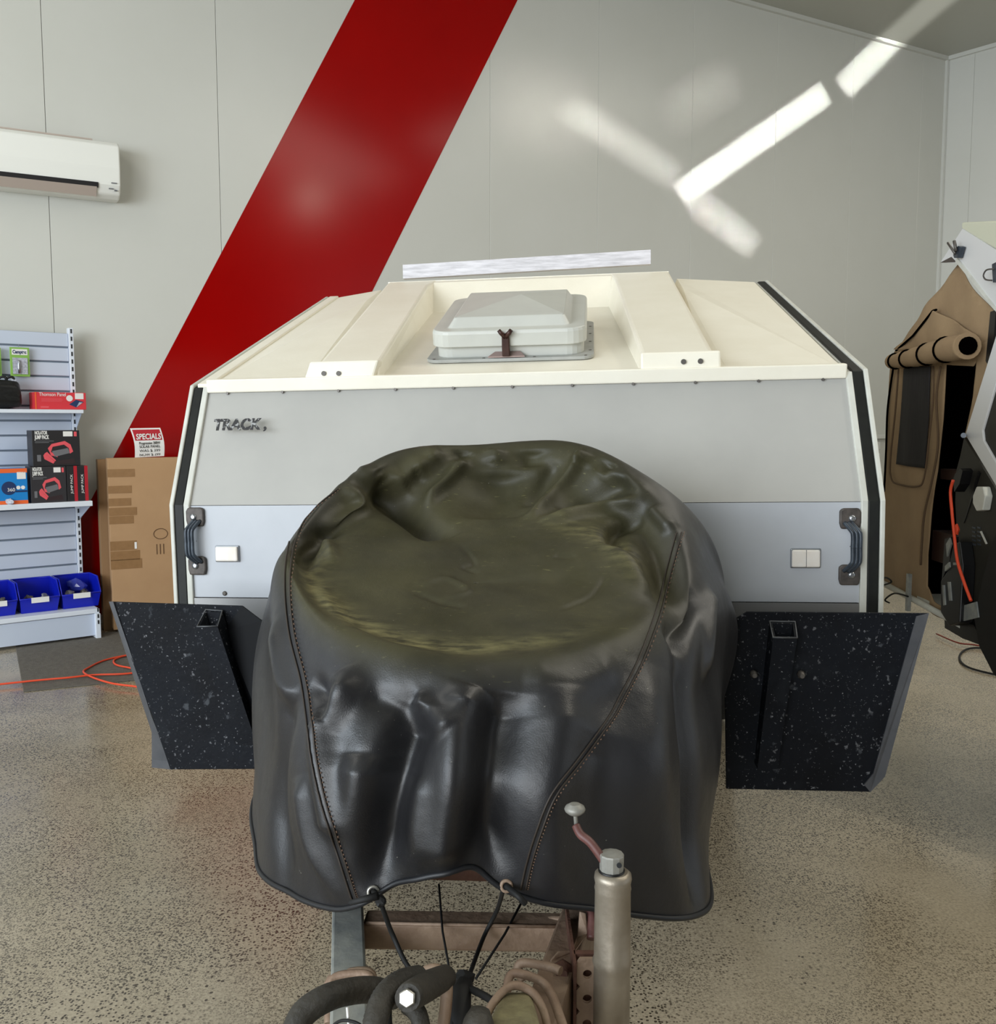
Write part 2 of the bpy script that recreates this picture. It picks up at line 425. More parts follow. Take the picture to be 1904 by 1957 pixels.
# back wall with its insulated panels as separate pieces
wall = obj('wall_back', MB().box((-5.2, -.16, 0), (cs+.1, -.03, CH), WL), M['joint'], kind='structure')
js = [-5.2, -4.53, -3.44, -2.35, -1.25, -.158, .970, 2.07, 3.18, 4.254, 5.305, 6.347, 7.40, 8.45, cs]
for i in range(len(js)-1):
    if js[i+1]-js[i] < .05: continue
    obj('wall_panel', MB().box((js[i]+(.0014 if i < 7 else .0006), -.03, 0), (js[i+1]-(.0014 if i < 6 else .0006), 0, CH), WL), M['wall'], wall, bevel=.002, seg=1)
# painted diagonal stripe, a thin coat over the panels
a = [WL.at(685, 0, .002), WL.at(992, 0, .002)]
b = [WL.at(218, 872, .002), WL.at(520, 960, .002)]
def ext(p, q, z): t = (z-p[2])/(q[2]-p[2]); return p+(q-p)*t
L0, L1 = WL.at(600, 148, .002), WL.at(218, 872, .002)
R0, R1 = WL.at(960, 59, .002), WL.at(712, 556, .002)
pts = [ext(L0, L1, CH), ext(R0, R1, CH), ext(R0, R1, 0), ext(L0, L1, 0)]
mb = MB().prism([WL.w((p[0], 0, p[2])) for p in pts], WL.A[:, 1]*.0022); obj('painted_stripe', mb, M['red'], wall, label='broad red painted stripe')
# right wall
RW = Frame(corner, (rdir[0], rdir[1], 0), (-rdir[1]*-1 if False else -.756, -.655, 0))
wr = obj('wall_right', MB().box((0, -.16, 0), (9, -.03, CH), RW), M['joint'], kind='structure')
q = RW.at(1862, 150, 0)[0]
js2 = [0] + [q + 1.1*k for k in range(0, 8)]
for i in range(len(js2)-1):
    obj('wall_panel', MB().box((js2[i]+.0008, -.03, 0), (js2[i+1]-.0008, 0, CH), RW), M['wall2'], wr, bevel=.0015, seg=1)
obj('wall_left', MB().box((-9, -7, 0), (-8.8, 3.2, CH)), M['wall2'], kind='structure')
# unseen shopfront wall, added to block light from the right; glazed opening on left
wf = obj('wall_front_blocker', MB().box((-1.2, -7.0, 0), (13, -6.85, CH)), M['dim'], kind='structure')
obj('lintel', MB().box((-9, -7.0, 4.6), (-1.2, -6.85, CH)), M['dim'], wf)
win = obj('window_1', MB().box((-9, -6.98, 0), (-1.2, -6.88, .12)), M['whitetrim'], kind='structure')
for k in range(4): obj('mullion', MB().box((-8.9+2.5*k, -6.97, .12), (-8.82+2.5*k, -6.89, 4.6)), M['whitetrim'], win)
# sunlight thrown up on to the wall by vehicle glass outside the shopfront: narrow beams
def beam(a, b_, wpx, src, power, spread, color=(1, 1, .97)):
    A_w, B_w = WL.w((WL.at(*a, 0)[0], 0, WL.at(*a, 0)[2])), WL.w((WL.at(*b_, 0)[0], 0, WL.at(*b_, 0)[2]))
    c = (A_w+B_w)/2; src = np.array(src, float); z = src-c; dist = np.linalg.norm(z); z = z/dist
    lv = (B_w-A_w); lv = lv-z*np.dot(lv, z); ln = np.linalg.norm(lv); x = lv/ln; y = np.cross(z, x)
    l = bpy.data.lights.new('glint', 'AREA'); l.shape = 'RECTANGLE'; l.size = ln; l.size_y = wpx/F_PX*9.0
    l.energy = power; l.spread = R(spread); l.color = color
    o = bpy.data.objects.new('glint', l); COL.objects.link(o)
    m = Matrix([[x[0], y[0], z[0], src[0]], [x[1], y[1], z[1], src[1]], [x[2], y[2], z[2], src[2]], [0, 0, 0, 1]]); o.matrix_world = m
SRC = (1.2, -4.5, 1.9)
beam((1300, 372), (1578, 178), 44, SRC, 2.4, .35)
beam((1612, 168), (1762, 20), 46, SRC, 1.6, .45)
beam((1085, 205), (1290, 335), 44, SRC, .45, 1.0)
beam((1330, 385), (1440, 470), 44, SRC, .45, .8)
beam((960, 180), (1100, 230), 90, SRC, .35, 4, (1, 1, .9))
beam((1280, 225), (1400, 150), 60, SRC, .16, 1.5)
# corner and cornice trims
obj('trim_1', MB().box((cs-.03, 0, 0), (cs, .03, CH), WL), M['wall2'], kind='structure')
obj('trim_2', MB().box((-5.2, 0, CH-.04), (cs, .035, CH), WL), M['wall'], kind='structure')
obj('trim_3', MB().box((0.03, 0, CH-.04), (8, .035, CH), RW), M['wall2'], kind='structure')
obj('baseboard_back', MB().box((-5.2, 0, 0), (cs-.03, .012, .06), WL), M['wall2'], kind='structure')

# ================================================================== AIR CONDITIONER
d = .21
pR = WL.at(229, 290, d); pB = WL.at(222, 383, d)
s1 = pR[0]; zt = WL.at(215, 283, .0)[2]; zb = WL.at(222, 383, .10)[2]; s0 = s1-.95
ac = thing('air_conditioner', 'white wall-mounted split air conditioner high on the left of the wall', 'air conditioner', WL.w(((s0+s1)/2, 0, zb)))
prof = [(0, zt), (d*.82, zt-.012), (d, zt-.04), (d*1.02, (zt+zb)/2), (d*.97, zb+.075), (d*.80, zb+.02), (d*.55, zb), (0, zb)]
n = len(prof)
mb = MB().prism([WL.w((s0, p[0], p[1])) for p in prof], WL.A[:, 0]*(s1-s0)); obj('casing', mb, M['acwhite'], ac, bevel=.012, seg=3)
mb = MB().hexa([WL.w((s0+.05, d*.99, zb+.078)), WL.w((s1-.14, d*.99, zb+.078)), WL.w((s1-.14, d*.90, zb+.052)), WL.w((s0+.05, d*.90, zb+.052))],
               [WL.w((s0+.05, d*1.02, zb+.082)), WL.w((s1-.14, d*1.02, zb+.082)), WL.w((s1-.14, d*.95, zb+.05)), WL.w((s0+.05, d*.95, zb+.05))])
obj('outlet_slot', mb, M['acdark'], ac)
mb = MB().hexa([WL.w((s0+.05, d*.93, zb+.050)), WL.w((s1-.15, d*.93, zb+.050)), WL.w((s1-.15, d*.70, zb+.008)), WL.w((s0+.05, d*.70, zb+.008))],
               [WL.w((s0+.05, d*.99, zb+.054)), WL.w((s1-.15, d*.99, zb+.054)), WL.w((s1-.15, d*.76, zb)), WL.w((s0+.05, d*.76, zb))])
obj('louvre', mb, M['acbrown'], ac)
for (a0, a1, z0, z1) in ((-.06, -.025, .085, .090), (-.075, -.045, .050, .055), (-.04, -.022, .04, .047)):
    dd = d*1.0 if z0 > .07 else d*.93
    obj('status_mark', MB().box((s1+a0, dd-.008, zb+z0), (s1+a1, dd+.006, zb+z1), WL), M['printgrey'], ac)
obj('top_grille', MB().box((s0+.04, .03, zt-.004), (s1-.16, d*.7, zt+.006), WL), M['acbrown'], ac)

# ================================================================== SHELF UNIT (gondola)
SY = R(52)
so = FL(193, 1220)
SF = Frame(so, (math.sin(SY), math.cos(SY), 0), (-math.cos(SY), math.sin(SY), 0))     # s along, d backwards
def send(px, py): return SF.hit(px, py, (0, 0, 0), (1, 0, 0))      # point on the right-hand end plane
up1 = send(168, 1095)
DB = up1[1]; DB = min(max(DB, .40), .60)
back_z0 = .16
gon = thing('shelf_unit', 'white slatted display shelf unit standing at the left edge against the wall', 'shelf unit', SF.w((-.6, DB/2, 0)))
s_left = -1.0
ztop = SF.at(145, 628, DB)[2]
# uprights with slots
for s in (-.0, s_left):
    u = obj('upright', MB().box((s-.03, DB-.03, .0), (s, DB+.02, ztop), SF), M['shelf'], gon, bevel=.002, seg=1)
    if s == 0:
        k = 0; z = .30
        while z < ztop-.03:
            obj('slot', MB().box((s-.019, DB-.0325, z), (s-.010, DB-.029, z+.028), SF), M['slot'], u); z += .05*1.0
# back slats
zl = [SF.at(100, y, DB)[2] for y in (636, 664, 692, 720, 749)]
pitch = (zl[0]-zl[4])/4
z = zl[0]+pitch*.0
obj('back_panel', MB().box((s_left, DB-.004, .18), (-.03, DB+.012, zl[0]), SF), M['slatback'], gon)
while z > .25:
    obj('slat', MB().box((s_left, DB-.018, z-pitch+.010), (-.031, DB-.004, z-.002), SF), M['slat'], gon, bevel=.003, seg=1); z -= pitch
# shelves
def shelf(px, py_top, py_bot, name='shelf_board'):
    p = send(px, py_top); dF = min(max(p[1], -.02), DB-.12)
    z1 = SF.at(px, py_top, dF)[2]; z0 = SF.at(px, py_bot, dF)[2]
    obj(name, MB().box((s_left, dF, z0), (0.0, DB-.02, z1), SF), M['shelf'], gon, bevel=.003)
    br = MB().prism([SF.w((-.004, DB-.02, z0)), SF.w((-.004, dF+.03, z0)), SF.w((-.004, DB-.02, z0-.11))], SF.A[:, 0]*-.003)
    obj('bracket', br, M['slat'], gon)
    return dF, z1
d1, zs1 = shelf(160, 783, 790)
d2, zs2 = shelf(177, 957, 967)
# base
zb1 = SF.at(192, 1163, 0)[2]; zb0 = SF.at(192, 1208, 0)[2]
obj('base_shelf', MB().box((s_left, .01, zb1-.03), (-.0, DB-.02, zb1), SF), M['shelf'], gon, bevel=.003)
obj('kick_board', MB().box((s_left, .02, zb0-.02), (-.03, .035, zb1-.034), SF), M['slat'], gon)
ft = obj('foot', MB().box((-.03, -.01, 0), (0, .05, zb1-.03), SF), M['shelf'], gon, bevel=.002)
for k in range(3): obj('slot', MB().box((-.019, -.013, .10+.04*k), (-.010, -.009, .125+.04*k), SF), M['slot'], ft)
obj('foot_rail', MB().box((-.03, .05, .0), (0, DB-.02, .03), SF), M['shelf'], gon)

# ---- goods on the shelf unit
def decal(name, fr, lo, hi, m, par, y, t=.0012): return obj(name, MB().box((lo[0], y-t, lo[1]), (hi[0], y, hi[1]), fr), m, par)
def rect_on(px0, py0, px1, py1, dd):
    a = SF.at(px0, py0, dd); b = SF.at(px1, py1, dd); return a[0], b[2], b[0], a[2]     # s0,z0,s1,z1
# red carton, hangs a little over the end
s0_, z0_, s1_, z1_ = rect_on(66, 744, 165, 778, d1+.02)
dd = d1+.02
g = thing('product_box', 'long red carton lying on the upper shelf', 'box', SF.w(((s0_+s1_)/2, dd, zs1)))
zz = zs1+.001; hh = (z1_-z0_)
obj('carton', MB().box((s0_, dd, zz), (s1_, dd+.16, zz+hh), SF), M['boxred'], g, bevel=.002)
w_ = s1_-s0_
def dr(nm, u0, v0, u1, v1, m, t=.0012): decal(nm, SF, (s0_+w_*u0, zz+hh*v0), (s0_+w_*u1, zz+hh*v1), m, g, dd, t)
dr('side_stripe', 0, .0, .025, 1, M['orange'])
for v in (.62, .55, .48): dr('text_line', .12, v-.015, .50+.04*(v*7 % 1), v+.015, M['salmon'])
dr('price_label', .78, .62, .95, .97, M['paper']); dr('small_print', .1, .08, .26, .18, M['salmon'])
text('lettering', 'Thomson Panel', M['paper'], g, SF.w((s0_+w_*.08, dd-.001, zz+hh*.78)), SF.A[:, 0], (0, 0, 1), .032, width=w_*.52)
mb = MB().lathe(SF.w((s0_+w_*.67, dd, zz+hh*.66)), -SF.A[:, 1], [(.02, 0), (.02, .0018)], 20); obj('round_badge', mb, M['paper'], g)
mb = MB().prism([SF.w((s0_+w_*x, dd-.0015, zz+hh*y)) for x, y in ((.66, .3), (.80, .12), (.95, .45), (.80, .58))], SF.A[:, 1]*.001); obj('printed_picture', mb, M['navy'], g)
mb = MB().prism([SF.w((s0_+w_*x, dd-.0025, zz+hh*y)) for x, y in ((.80, .14), (.93, .42), (.86, .44))], SF.A[:, 1]*.001); obj('printed_picture', mb, M['packgrey'], g)

def jump_box(px0, py0, px1, py1, dd, zbase, label, mm, depth):
    s0_, z0_, s1_, z1_ = rect_on(px0, py0, px1, py1, dd); w_ = s1_-s0_; hh = z1_-z0_
    g = thing('product_box', label, 'box', SF.w(((s0_+s1_)/2, dd, zbase)), group='black cartons with a red lifting handle pictured')
    obj('carton', MB().box((s0_, dd, zbase), (s1_, dd+depth, zbase+hh), SF), mm, g, bevel=.002)
    P = lambda x, y, t=.0012: SF.w((s0_+w_*x, dd-t, zbase+hh*y))
    def poly(nm, pts, m, t=.0012): obj(nm, MB().prism([P(x, y, t) for x, y in pts], SF.A[:, 1]*.001), m, g)
    text('lettering', 'NOLATOR', M['paper'], g, P(.06, .89), SF.A[:, 0], (0, 0, 1), .03, bold=.001, width=w_*.26)
    text('lettering', 'JUMP PACK', M['paper'], g, P(.06, .76), SF.A[:, 0], (0, 0, 1), .035, bold=.0012, width=w_*.30)
    for k in range(2): poly('text_line', [(.06, .71-.04*k), (.45-.1*k, .71-.04*k), (.45-.1*k, .695-.04*k), (.06, .695-.04*k)], M['printgrey'])
    poly('price_label', [(.65, .83), (.85, .83), (.85, .97), (.65, .97)], M['paper'])
    poly('red_label', [(.88, .83), (.94, .83), (.94, .96), (.88, .96)], M['salmon'])
    poly('picture_handle', [(.32, .50), (.40, .62), (.68, .70), (.80, .60), (.85, .40), (.78, .34), (.76, .50), (.66, .60), (.42, .54), (.38, .40), (.50, .30), (.52, .25), (.38, .30)], M['salmon'], .0012)
    poly('picture_body', [(.40, .42), (.74, .50), (.78, .36), (.46, .26)], M['printgrey'], .0018)
    poly('picture_clamp', [(.22, .30), (.25, .36), (.46, .12), (.42, .07), (.24, .20)], M['salmon'])
    poly('picture_clamp', [(.25, .36), (.30, .40), (.48, .16), (.46, .13)], M['salmon'])
    poly('battery_mark', [(.09, .14), (.17, .14), (.17, .32), (.09, .32)], M['printgrey'])
    poly('picture_reflection', [(.40, .04), (.90, .06), (.86, .20), (.46, .14)], mat('dark_maroon', '2c1c20', .5))
    return g, s0_, s1_, zbase+hh
zz2 = zs2+.001
g1, a0, a1, ztop1 = jump_box(57, 886, 128, 952, d2+.03, zz2, 'lower of two black cartons with pictured red handle, standing on the middle shelf', M['boxgrey'], .14)
jump_box(60, 818, 154, 885, d2+.04, ztop1+.0015, 'upper black carton with pictured red handle, standing on top of another', M['boxblack'], .14)
# edge-on cartons
sA = a1+.004; sE = SF.at(168, 900, d2+.03)[0]; wE = (sE-sA)/2-.002
for k in range(2):
    g = thing('product_box', ('black and red carton seen edge-on beside the charcoal carton', 'black and red carton edge-on at the end of the middle shelf')[k], 'box', SF.w((sA+wE*(k+.5), d2+.03, zz2)), group='cartons seen edge-on')
    x0 = sA+k*(wE+.002)
    obj('carton', MB().box((x0, d2+.03, zz2), (x0+wE, d2+.17, ztop1), SF), M['boxblack'], g, bevel=.001)
    decal('red_band', SF, (x0+wE*.68, zz2), (x0+wE, ztop1), M['signred'], g, d2+.03)
    text('lettering', 'JUMP PACK', M['paper'], g, SF.w((x0+wE*.55, d2+.0285, zz2+.05)), (0, 0, 1), -SF.A[:, 0], .02, width=(ztop1-zz2)*.55)
# blue carton with orange bands
s0_, z0_, s1_, z1_ = rect_on(-40, 893, 54, 958, d2+.02); dd = d2+.02; hh = z1_-z0_; zz = zz2
g = thing('product_box', 'blue carton with orange bands at the left edge of the middle shelf', 'box', SF.w(((s0_+s1_)/2, dd, zz)))
obj('carton', MB().box((s0_, dd, zz), (s1_, dd+.15, zz+hh), SF), M['boxblue'], g, bevel=.002)
w_ = s1_-s0_
dr('orange_band', 0, .88, 1, 1, M['orange']); dr('orange_band', 0, 0, 1, .1, M['orange']); dr('price_label', .78, .70, .97, .90, M['paper'])
obj('printed_picture', MB().lathe(SF.w((s0_+w_*.60, dd, zz+hh*.45)), -SF.A[:, 1], [(.042, 0), (.042, .0015)], 24), M['navy'], g)
dr('dark_strip', .74, .33, .99, .38, M['navy']); 
for u in (.80, .90): obj('printed_symbol', MB().lathe(SF.w((s0_+w_*u, dd, zz+hh*.46)), -SF.A[:, 1], [(.012, 0), (.012, .0015)], 12), M['paper'], g)
text('lettering', '360', M['paper'], g, SF.w((s0_+w_*.56, dd-.002, zz+hh*.36)), SF.A[:, 0], (0, 0, 1), .03)
# small crumpled clear packet on shelf edge
def lump(c, r, seed, sub=3, amp=.25, sq=(1, 1, 1)):
    bm = bmesh.new(); bmesh.ops.create_icosphere(bm, subdivisions=sub, radius=1)
    rs = np.random.default_rng(seed); A = rs.normal(size=(6, 3))*2.2; ph = rs.uniform(0, 6.28, 6)
    mb = MB(); vs = []
    for v in bm.verts:
        p = np.array(v.co); k = 1+amp*sum(math.sin(np.dot(A[i], p)*1.7+ph[i]) for i in range(6))/3
        vs.append(np.array(c)+p*k*r*np.array(sq))
    fs = [tuple(v.index for v in f.verts) for f in bm.faces]; bm.free()
    mb.add(vs, fs, False); return mb
c = SF.w((SF.at(18, 955, d2)[0], d2+.0+.012, zs2+.018)); obj('plastic_packet', lump(c, .02, 3, 2, .3, (1.6, .5, .9)), M['packgrey'], label='small crumpled clear plastic packet on the front edge of the middle shelf', cat='packet')
# hanging green packs
for k, (x0, x1) in enumerate(((18, 58), (-32, 4))):
    dq = DB-.055
    s0_, z0_, s1_, z1_ = rect_on(x0, 663, x1, 720, dq); w_ = s1_-s0_; hh = z1_-z0_; zz = z0_; dd = dq
    g = thing('hanging_pack', ('green blister pack hanging on the slats above the black bag', 'green blister pack cut off by the left edge of the picture')[k], 'package', SF.w(((s0_+s1_)/2, dq, z0_)), group='green packs on the slats')
    obj('backing_card', MB().box((s0_, dd, zz), (s1_, dd+.006, zz+hh), SF), M['green'], g, bevel=.002)
    dr('header_print', .10, .74, .90, .94, M['paper'])
    dr('insert', .12, .08, .88, .64, M['packgrey'], .006)
    text('lettering', 'Camptec', M['navy'], g, SF.w((s0_+w_*.14, dd-.0015, zz+hh*.79)), SF.A[:, 0], (0, 0, 1), .03, bold=.001, width=w_*.7)
    obj('metal_fitting', MB().tube([SF.w((s0_+w_*.42, dd-.012, zz+hh*t)) for t in (.1, .3, .5, .56)], [.006, .010, .008, .004], 8), M['chrome'], g)
    obj('hook', MB().tube([SF.w((s0_+w_*.45, DB-.02, zz+hh+.012)), SF.w((s0_+w_*.45, dd-.01, zz+hh+.006)), SF.w((s0_+w_*.45, dd-.012, zz+hh+.016))], .002, 6), M['chrome'], g)
# black bag of gear
c = SF.w((SF.at(5, 750, d1+.12)[0], d1+.12, zs1+.085)); g = thing('black_gear_bag', 'heap of black webbing gear on the upper shelf beside the red carton', 'bag', SF.w((SF.at(5, 750, d1+.1)[0], d1+.12, zs1)))
sx1 = SF.at(46, 760, d1+.04)[0]; zt_ = SF.at(46, 735, d1+.04)[2]
pp = np.zeros((14, 20, 3))
mb = lump((0, 0, 0), 1, 11, 4, .18); P = np.array(mb.v)
P[:, 0] = np.sign(P[:, 0])*np.abs(P[:, 0])**.45*.11; P[:, 1] = np.sign(P[:, 1])*np.abs(P[:, 1])**.6*.085; P[:, 2] = np.sign(P[:, 2])*np.abs(P[:, 2])**.5
P[:, 2] = zs1+.002 + (P[:, 2]-P[:, 2].min())/(P[:, 2].max()-P[:, 2].min())*(zt_-zs1+.03)
sc_ = sx1-.11*1.05
mb.v = [tuple(SF.w((sc_+p[0], d1+.12+p[1], p[2]))) for p in P]; obj('bag_body', mb, M['bag'], g)
for k, sx in enumerate((-.05, .0, .045)):
    obj('strap', MB().tube(cr([SF.w((sc_+sx, d1+.10, zt_-.02)), SF.w((sc_+sx-.015, d1+.09, zt_+.035)), SF.w((sc_+sx+.02, d1+.08, zt_+.045)), SF.w((sc_+sx+.03, d1+.09, zt_-.01))], 6), .008, 6), M['bag'], g)
obj('buckle', MB().box((sc_+.055, d1+.075, zt_-.01), (sc_+.085, d1+.085, zt_+.035), SF), M['packgrey'], g, bevel=.004)
# blue bins
def bin_(px0, px1, pyt, pyb, label, kind):
    db = .10
    a = SF.at(px0, pyb, db); b_ = SF.at(px1, pyb, db); s0_, s1_ = a[0], b_[0]; W_ = s1_-s0_
    z0 = zb1+.001; z1 = SF.at(px0, pyt, db+.17)[2]; H_ = min(z1-z0, .19)
    g = thing('parts_bin', label, 'bin', SF.w(((s0_+s1_)/2, db, z0)), group='blue parts bins on the base shelf')
    m_ = .012; D_ = .24; t = .004; zf = z0+H_*.50
    def Pt(s, d, z): return SF.w((s, d, z))
    # outer tapered tub: front low, sides rising to the back
    y0, y1 = db, db+D_
    o_ = [(s0_+m_, y0+.02, z0), (s1_-m_, y0+.02, z0), (s1_-m_, y1, z0), (s0_+m_, y1, z0)]
    tops = [(s0_, y0-.01, zf), (s1_, y0-.01, zf), (s1_, y1, z0+H_), (s0_, y1, z0+H_)]
    mb = MB()
    mids = [(s0_, y0+.06, z0+H_), (s1_, y0+.06, z0+H_)]
    vs = [Pt(*p) for p in o_] + [Pt(*p) for p in tops] + [Pt(*p) for p in mids]
    mb.add(vs, [(0,3,2,1), (0,1,5,4), (1,2,6,9,5), (2,3,7,6), (3,0,4,8,7)])
    tub = obj('tub', mb, M['bluebin'], g)
    so_ = tub.modifiers.new('s', 'SOLIDIFY'); so_.thickness = t; so_.offset = -1
    rim = [Pt(*tops[0]), Pt(*tops[1]), Pt(*mids[1]), Pt(*tops[2]), Pt(*tops[3]), Pt(*mids[0])]
    obj('rim', MB().tube(rim, .0055, 6, closed=True), M['bluebin'], tub)
    obj('label_card', MB().box((s0_+W_*.28, y0-.018, zf-.028), (s1_-W_*.28, y0-.014, zf+.006), SF), M['paper'], g)
    return g, s0_, s1_, y0, z0, H_
bl = [(-40, 34, 1108, 1172, 'blue parts bin cut off by the left edge of the picture, holding clear packets'),
      (38, 115, 1104, 1166, 'blue parts bin in the middle, holding small metal parts in bags'),
      (119, 193, 1098, 1160, 'blue parts bin at the right end of the base shelf, a clear bag inside')]
for k, (p0, p1, yt, yb, lb) in enumerate(bl):
    g, a, b_, y0, z0, H_ = bin_(p0, p1, yt, yb, lb, k)
    W_ = b_-a
    for j in range(2):
        c = SF.w((a+W_*(.30+.40*j), y0+.10, z0+.078)); obj('hardware_packet', lump(c, .030, 20+k*5+j, 2, .35, (.9, 1.0, .9)), M['bolts'] if (k+j) % 2 else M['plasticbag'],
            label='%s packet of metal parts in the %s' % (('left', 'right')[j], ('cut-off blue bin', 'middle blue bin', 'right-hand blue bin')[k]), cat='packet', group='packets in the blue bins')
    if k == 2:
        obj('clear_bag', lump(SF.w((a+W_*.55, y0+.17, z0+.12)), .05, 50, 2, .25, (1.2, .7, .9)), M['clearblue'], label='bluish clear plastic bag standing at the back of the right-hand bin', cat='bag')

# ================================================================== CARDBOARD + SPECIALS SIGN
cd_ = .30
bt = WL.at(205, 876, cd_+.10); btr = WL.at(345, 876, cd_+.10)
g = thing('cardboard_box', 'tall flat brown cardboard carton leaning between shelf unit and camper', 'box', WL.w((bt[0]+.4, cd_, 0)))
zc = bt[2]
obj('carton_front', MB().box((bt[0], cd_, .02), (bt[0]+.95, cd_+.10, zc), WL), M['card'], g, bevel=.004)
bs = WL.at(186, 884, cd_-.01)
obj('carton_rear', MB().box((bs[0], cd_-.10, .0), (bt[0]+.9, cd_-.004, zc-.01), WL), M['card2'], g, bevel=.004)
for (y0, y1, x1, x0) in ((897, 911, 258, 206), (929, 942, 252, 208), (953, 966, 251, 210), (971, 984, 262, 211), (987, 1000, 256, 213), (1035, 1050, 262, 217), (1054, 1069, 268, 218), (1070, 1085, 272, 220)):
    a = WL.at(x0, y0, cd_+.101); b_ = WL.at(x1, y1, cd_+.101)
    obj('tape_strip', MB().box((bt[0]-.002, cd_+.098, b_[2]), (b_[0], cd_+.1015, a[2]), WL), M['tape'], g)
a = WL.at(257, 1036, cd_+.10); obj('white_sticker', MB().box((a[0], cd_+.10, a[2]-.045), (a[0]+.014, cd_+.1025, a[2]), WL), M['paper'], g)
ic = WL.at(307, 1020, cd_+.10)
ring = [WL.w((ic[0]+.045*math.cos(t), cd_+.101, ic[2]+.035*math.sin(t))) for t in np.linspace(0, 6.28, 25)[:-1]]
obj('printed_mark', MB().tube(ring, .0025, 5, closed=True), M['ink'], g)
for k in range(3): obj('printed_mark', MB().box((ic[0]-.03+.022*k, cd_+.10, ic[2]-.14), (ic[0]-.024+.022*k, cd_+.1015, ic[2]-.07), WL), M['ink'], g)
# sign
g = thing('sale_sign', 'white and red SPECIALS sign standing on top of the cardboard carton', 'sign', WL.w((WL.at(280, 876, cd_+.05)[0], cd_+.05, zc)))
A0, A1, A2, A3 = [WL.at(x, y, cd_+.07) for x, y in ((248, 821), (306, 820), (314, 874), (258, 877))]
lift = zc+.001-min(A2[2], A3[2])
Q = [np.array([p[0], cd_+.07, p[2]+lift]) for p in (A0, A1, A2, A3)]
rows = 9; G = np.zeros((rows, 5, 3))
def sgn(u, v, off=0):
    l = Q[0]*(1-v)+Q[3]*v; r = Q[1]*(1-v)+Q[2]*v; p = l*(1-u)+r*u
    p = p.copy(); p[1] += .018*math.sin(v*3.0+.4) + off; p[0] += 0.010*math.sin(v*3.1); return WL.w(p)
def signstrip(nm, u0, v0, u1, v1, off, m, n=8):
    G = np.array([[sgn(u0+(u1-u0)*j/3, v0+(v1-v0)*i/n, off) for j in range(4)] for i in range(n+1)])
    G2 = np.array([[sgn(u0+(u1-u0)*j/3, v0+(v1-v0)*i/n, off-.0012) for j in range(4)] for i in range(n+1)])
    mb = MB().grid(G); mb.grid(G2); obj(nm, mb, m, g, recalc=False)
signstrip('sheet', 0, 0, 1, 1, 0, M['paper'])
signstrip('red_header', .05, .05, .95, .42, .0014, M['signred'], 4)
ux = sgn(1, .3)-sgn(0, .3); 
text('lettering', 'SPECIALS', M['paper'], g, sgn(.09, .38, .0035), ux, (0, 0, 1), .052, bold=.0012, width=np.linalg.norm(ux)*.82)
for (v, tx) in ((.56, 'Progressive 200W'), (.68, 'SOLAR PANEL'), (.82, 'WAS $ 399'), (.96, 'NOW $ 299')):
    ux = sgn(1, v)-sgn(0, v); text('lettering', tx, M['black2'], g, sgn(.15, v, .0035), ux, (0, 0, 1), .026, width=np.linalg.norm(ux)*.7)

# ================================================================== FLOOR MAT AND ORANGE FLEX
mp = [FL(28, 1226), FL(45, 1323), FL(275, 1299), FL(265, 1205)]
obj('floor_mat', MB().prism([np.array((p[0], p[1], .0005)) for p in mp], (0, 0, .006)), M['mat'], label='grey-brown ribbed floor mat on the concrete under the shelf unit', cat='mat', bevel=.002)
path = [(-60, 1316), (60, 1304), (130, 1298), (180, 1292), (235, 1289), (300, 1283), (330, 1300), (300, 1318), (255, 1314), (215, 1309), (180, 1298), (160, 1286), (168, 1277), (200, 1262), (250, 1252), (290, 1248), (300, 1256), (270, 1279), (240, 1276), (221, 1270), (218, 1262), (232, 1256), (262, 1250)]
pts = [FL(*p, .012) for p in path]; P = cr(pts, 8)
for i, p in enumerate(P): p[2] = .0125 + .008*(.5+.5*math.sin(i*.11))
obj('extension_cord', MB().tube(P, .0055, 8), M['cordorange'], label='orange extension cord looping over the floor mat', cat='cord')

# ================================================================== CAMPER TRAILER
ty, tr, tw = R(8.0), R(1.0), R(5.7)
u_ = np.array([math.cos(ty)*math.cos(tr), -math.sin(ty)*math.cos(tr), math.sin(tr)])
w_v = np.array([math.sin(tw), math.cos(tw), 0.0])
v_ = np.cross(u_, np.array([math.sin(ty), math.cos(ty), 0.0]))
p = V(1000, 1157, 2.47); TR = Frame((p[0], p[1], 0.0), u_, w_v, v_)
T = TR.at
zb_ = T(1000, 1150, 0)[2]; zs_ = T(1000, 962, 0)[2]
WG = .17
zg = T(1000, 727, WG)[2]
uL, uR = T(318, 1050, 0)[0], T(1681, 1050, 0)[0]
print('body half widths', uL, uR, 'z', zb_, zs_, zg)
for wa in (1.4, 1.6, 1.8): print('apex', wa, T(625, 571, wa), T(1455, 540, wa), T(745, 535, wa), T(1270, 510, wa), T(585, 715, WG), T(1380, 690, WG))
print('gray top', T(365, 738, WG), T(1645, 706, WG))
WA = 1.62
za = (T(640, 572, WA)[2]+T(1445, 540, WA)[2])/2
HW = (uR-uL)/2; uc = (uR+uL)/2
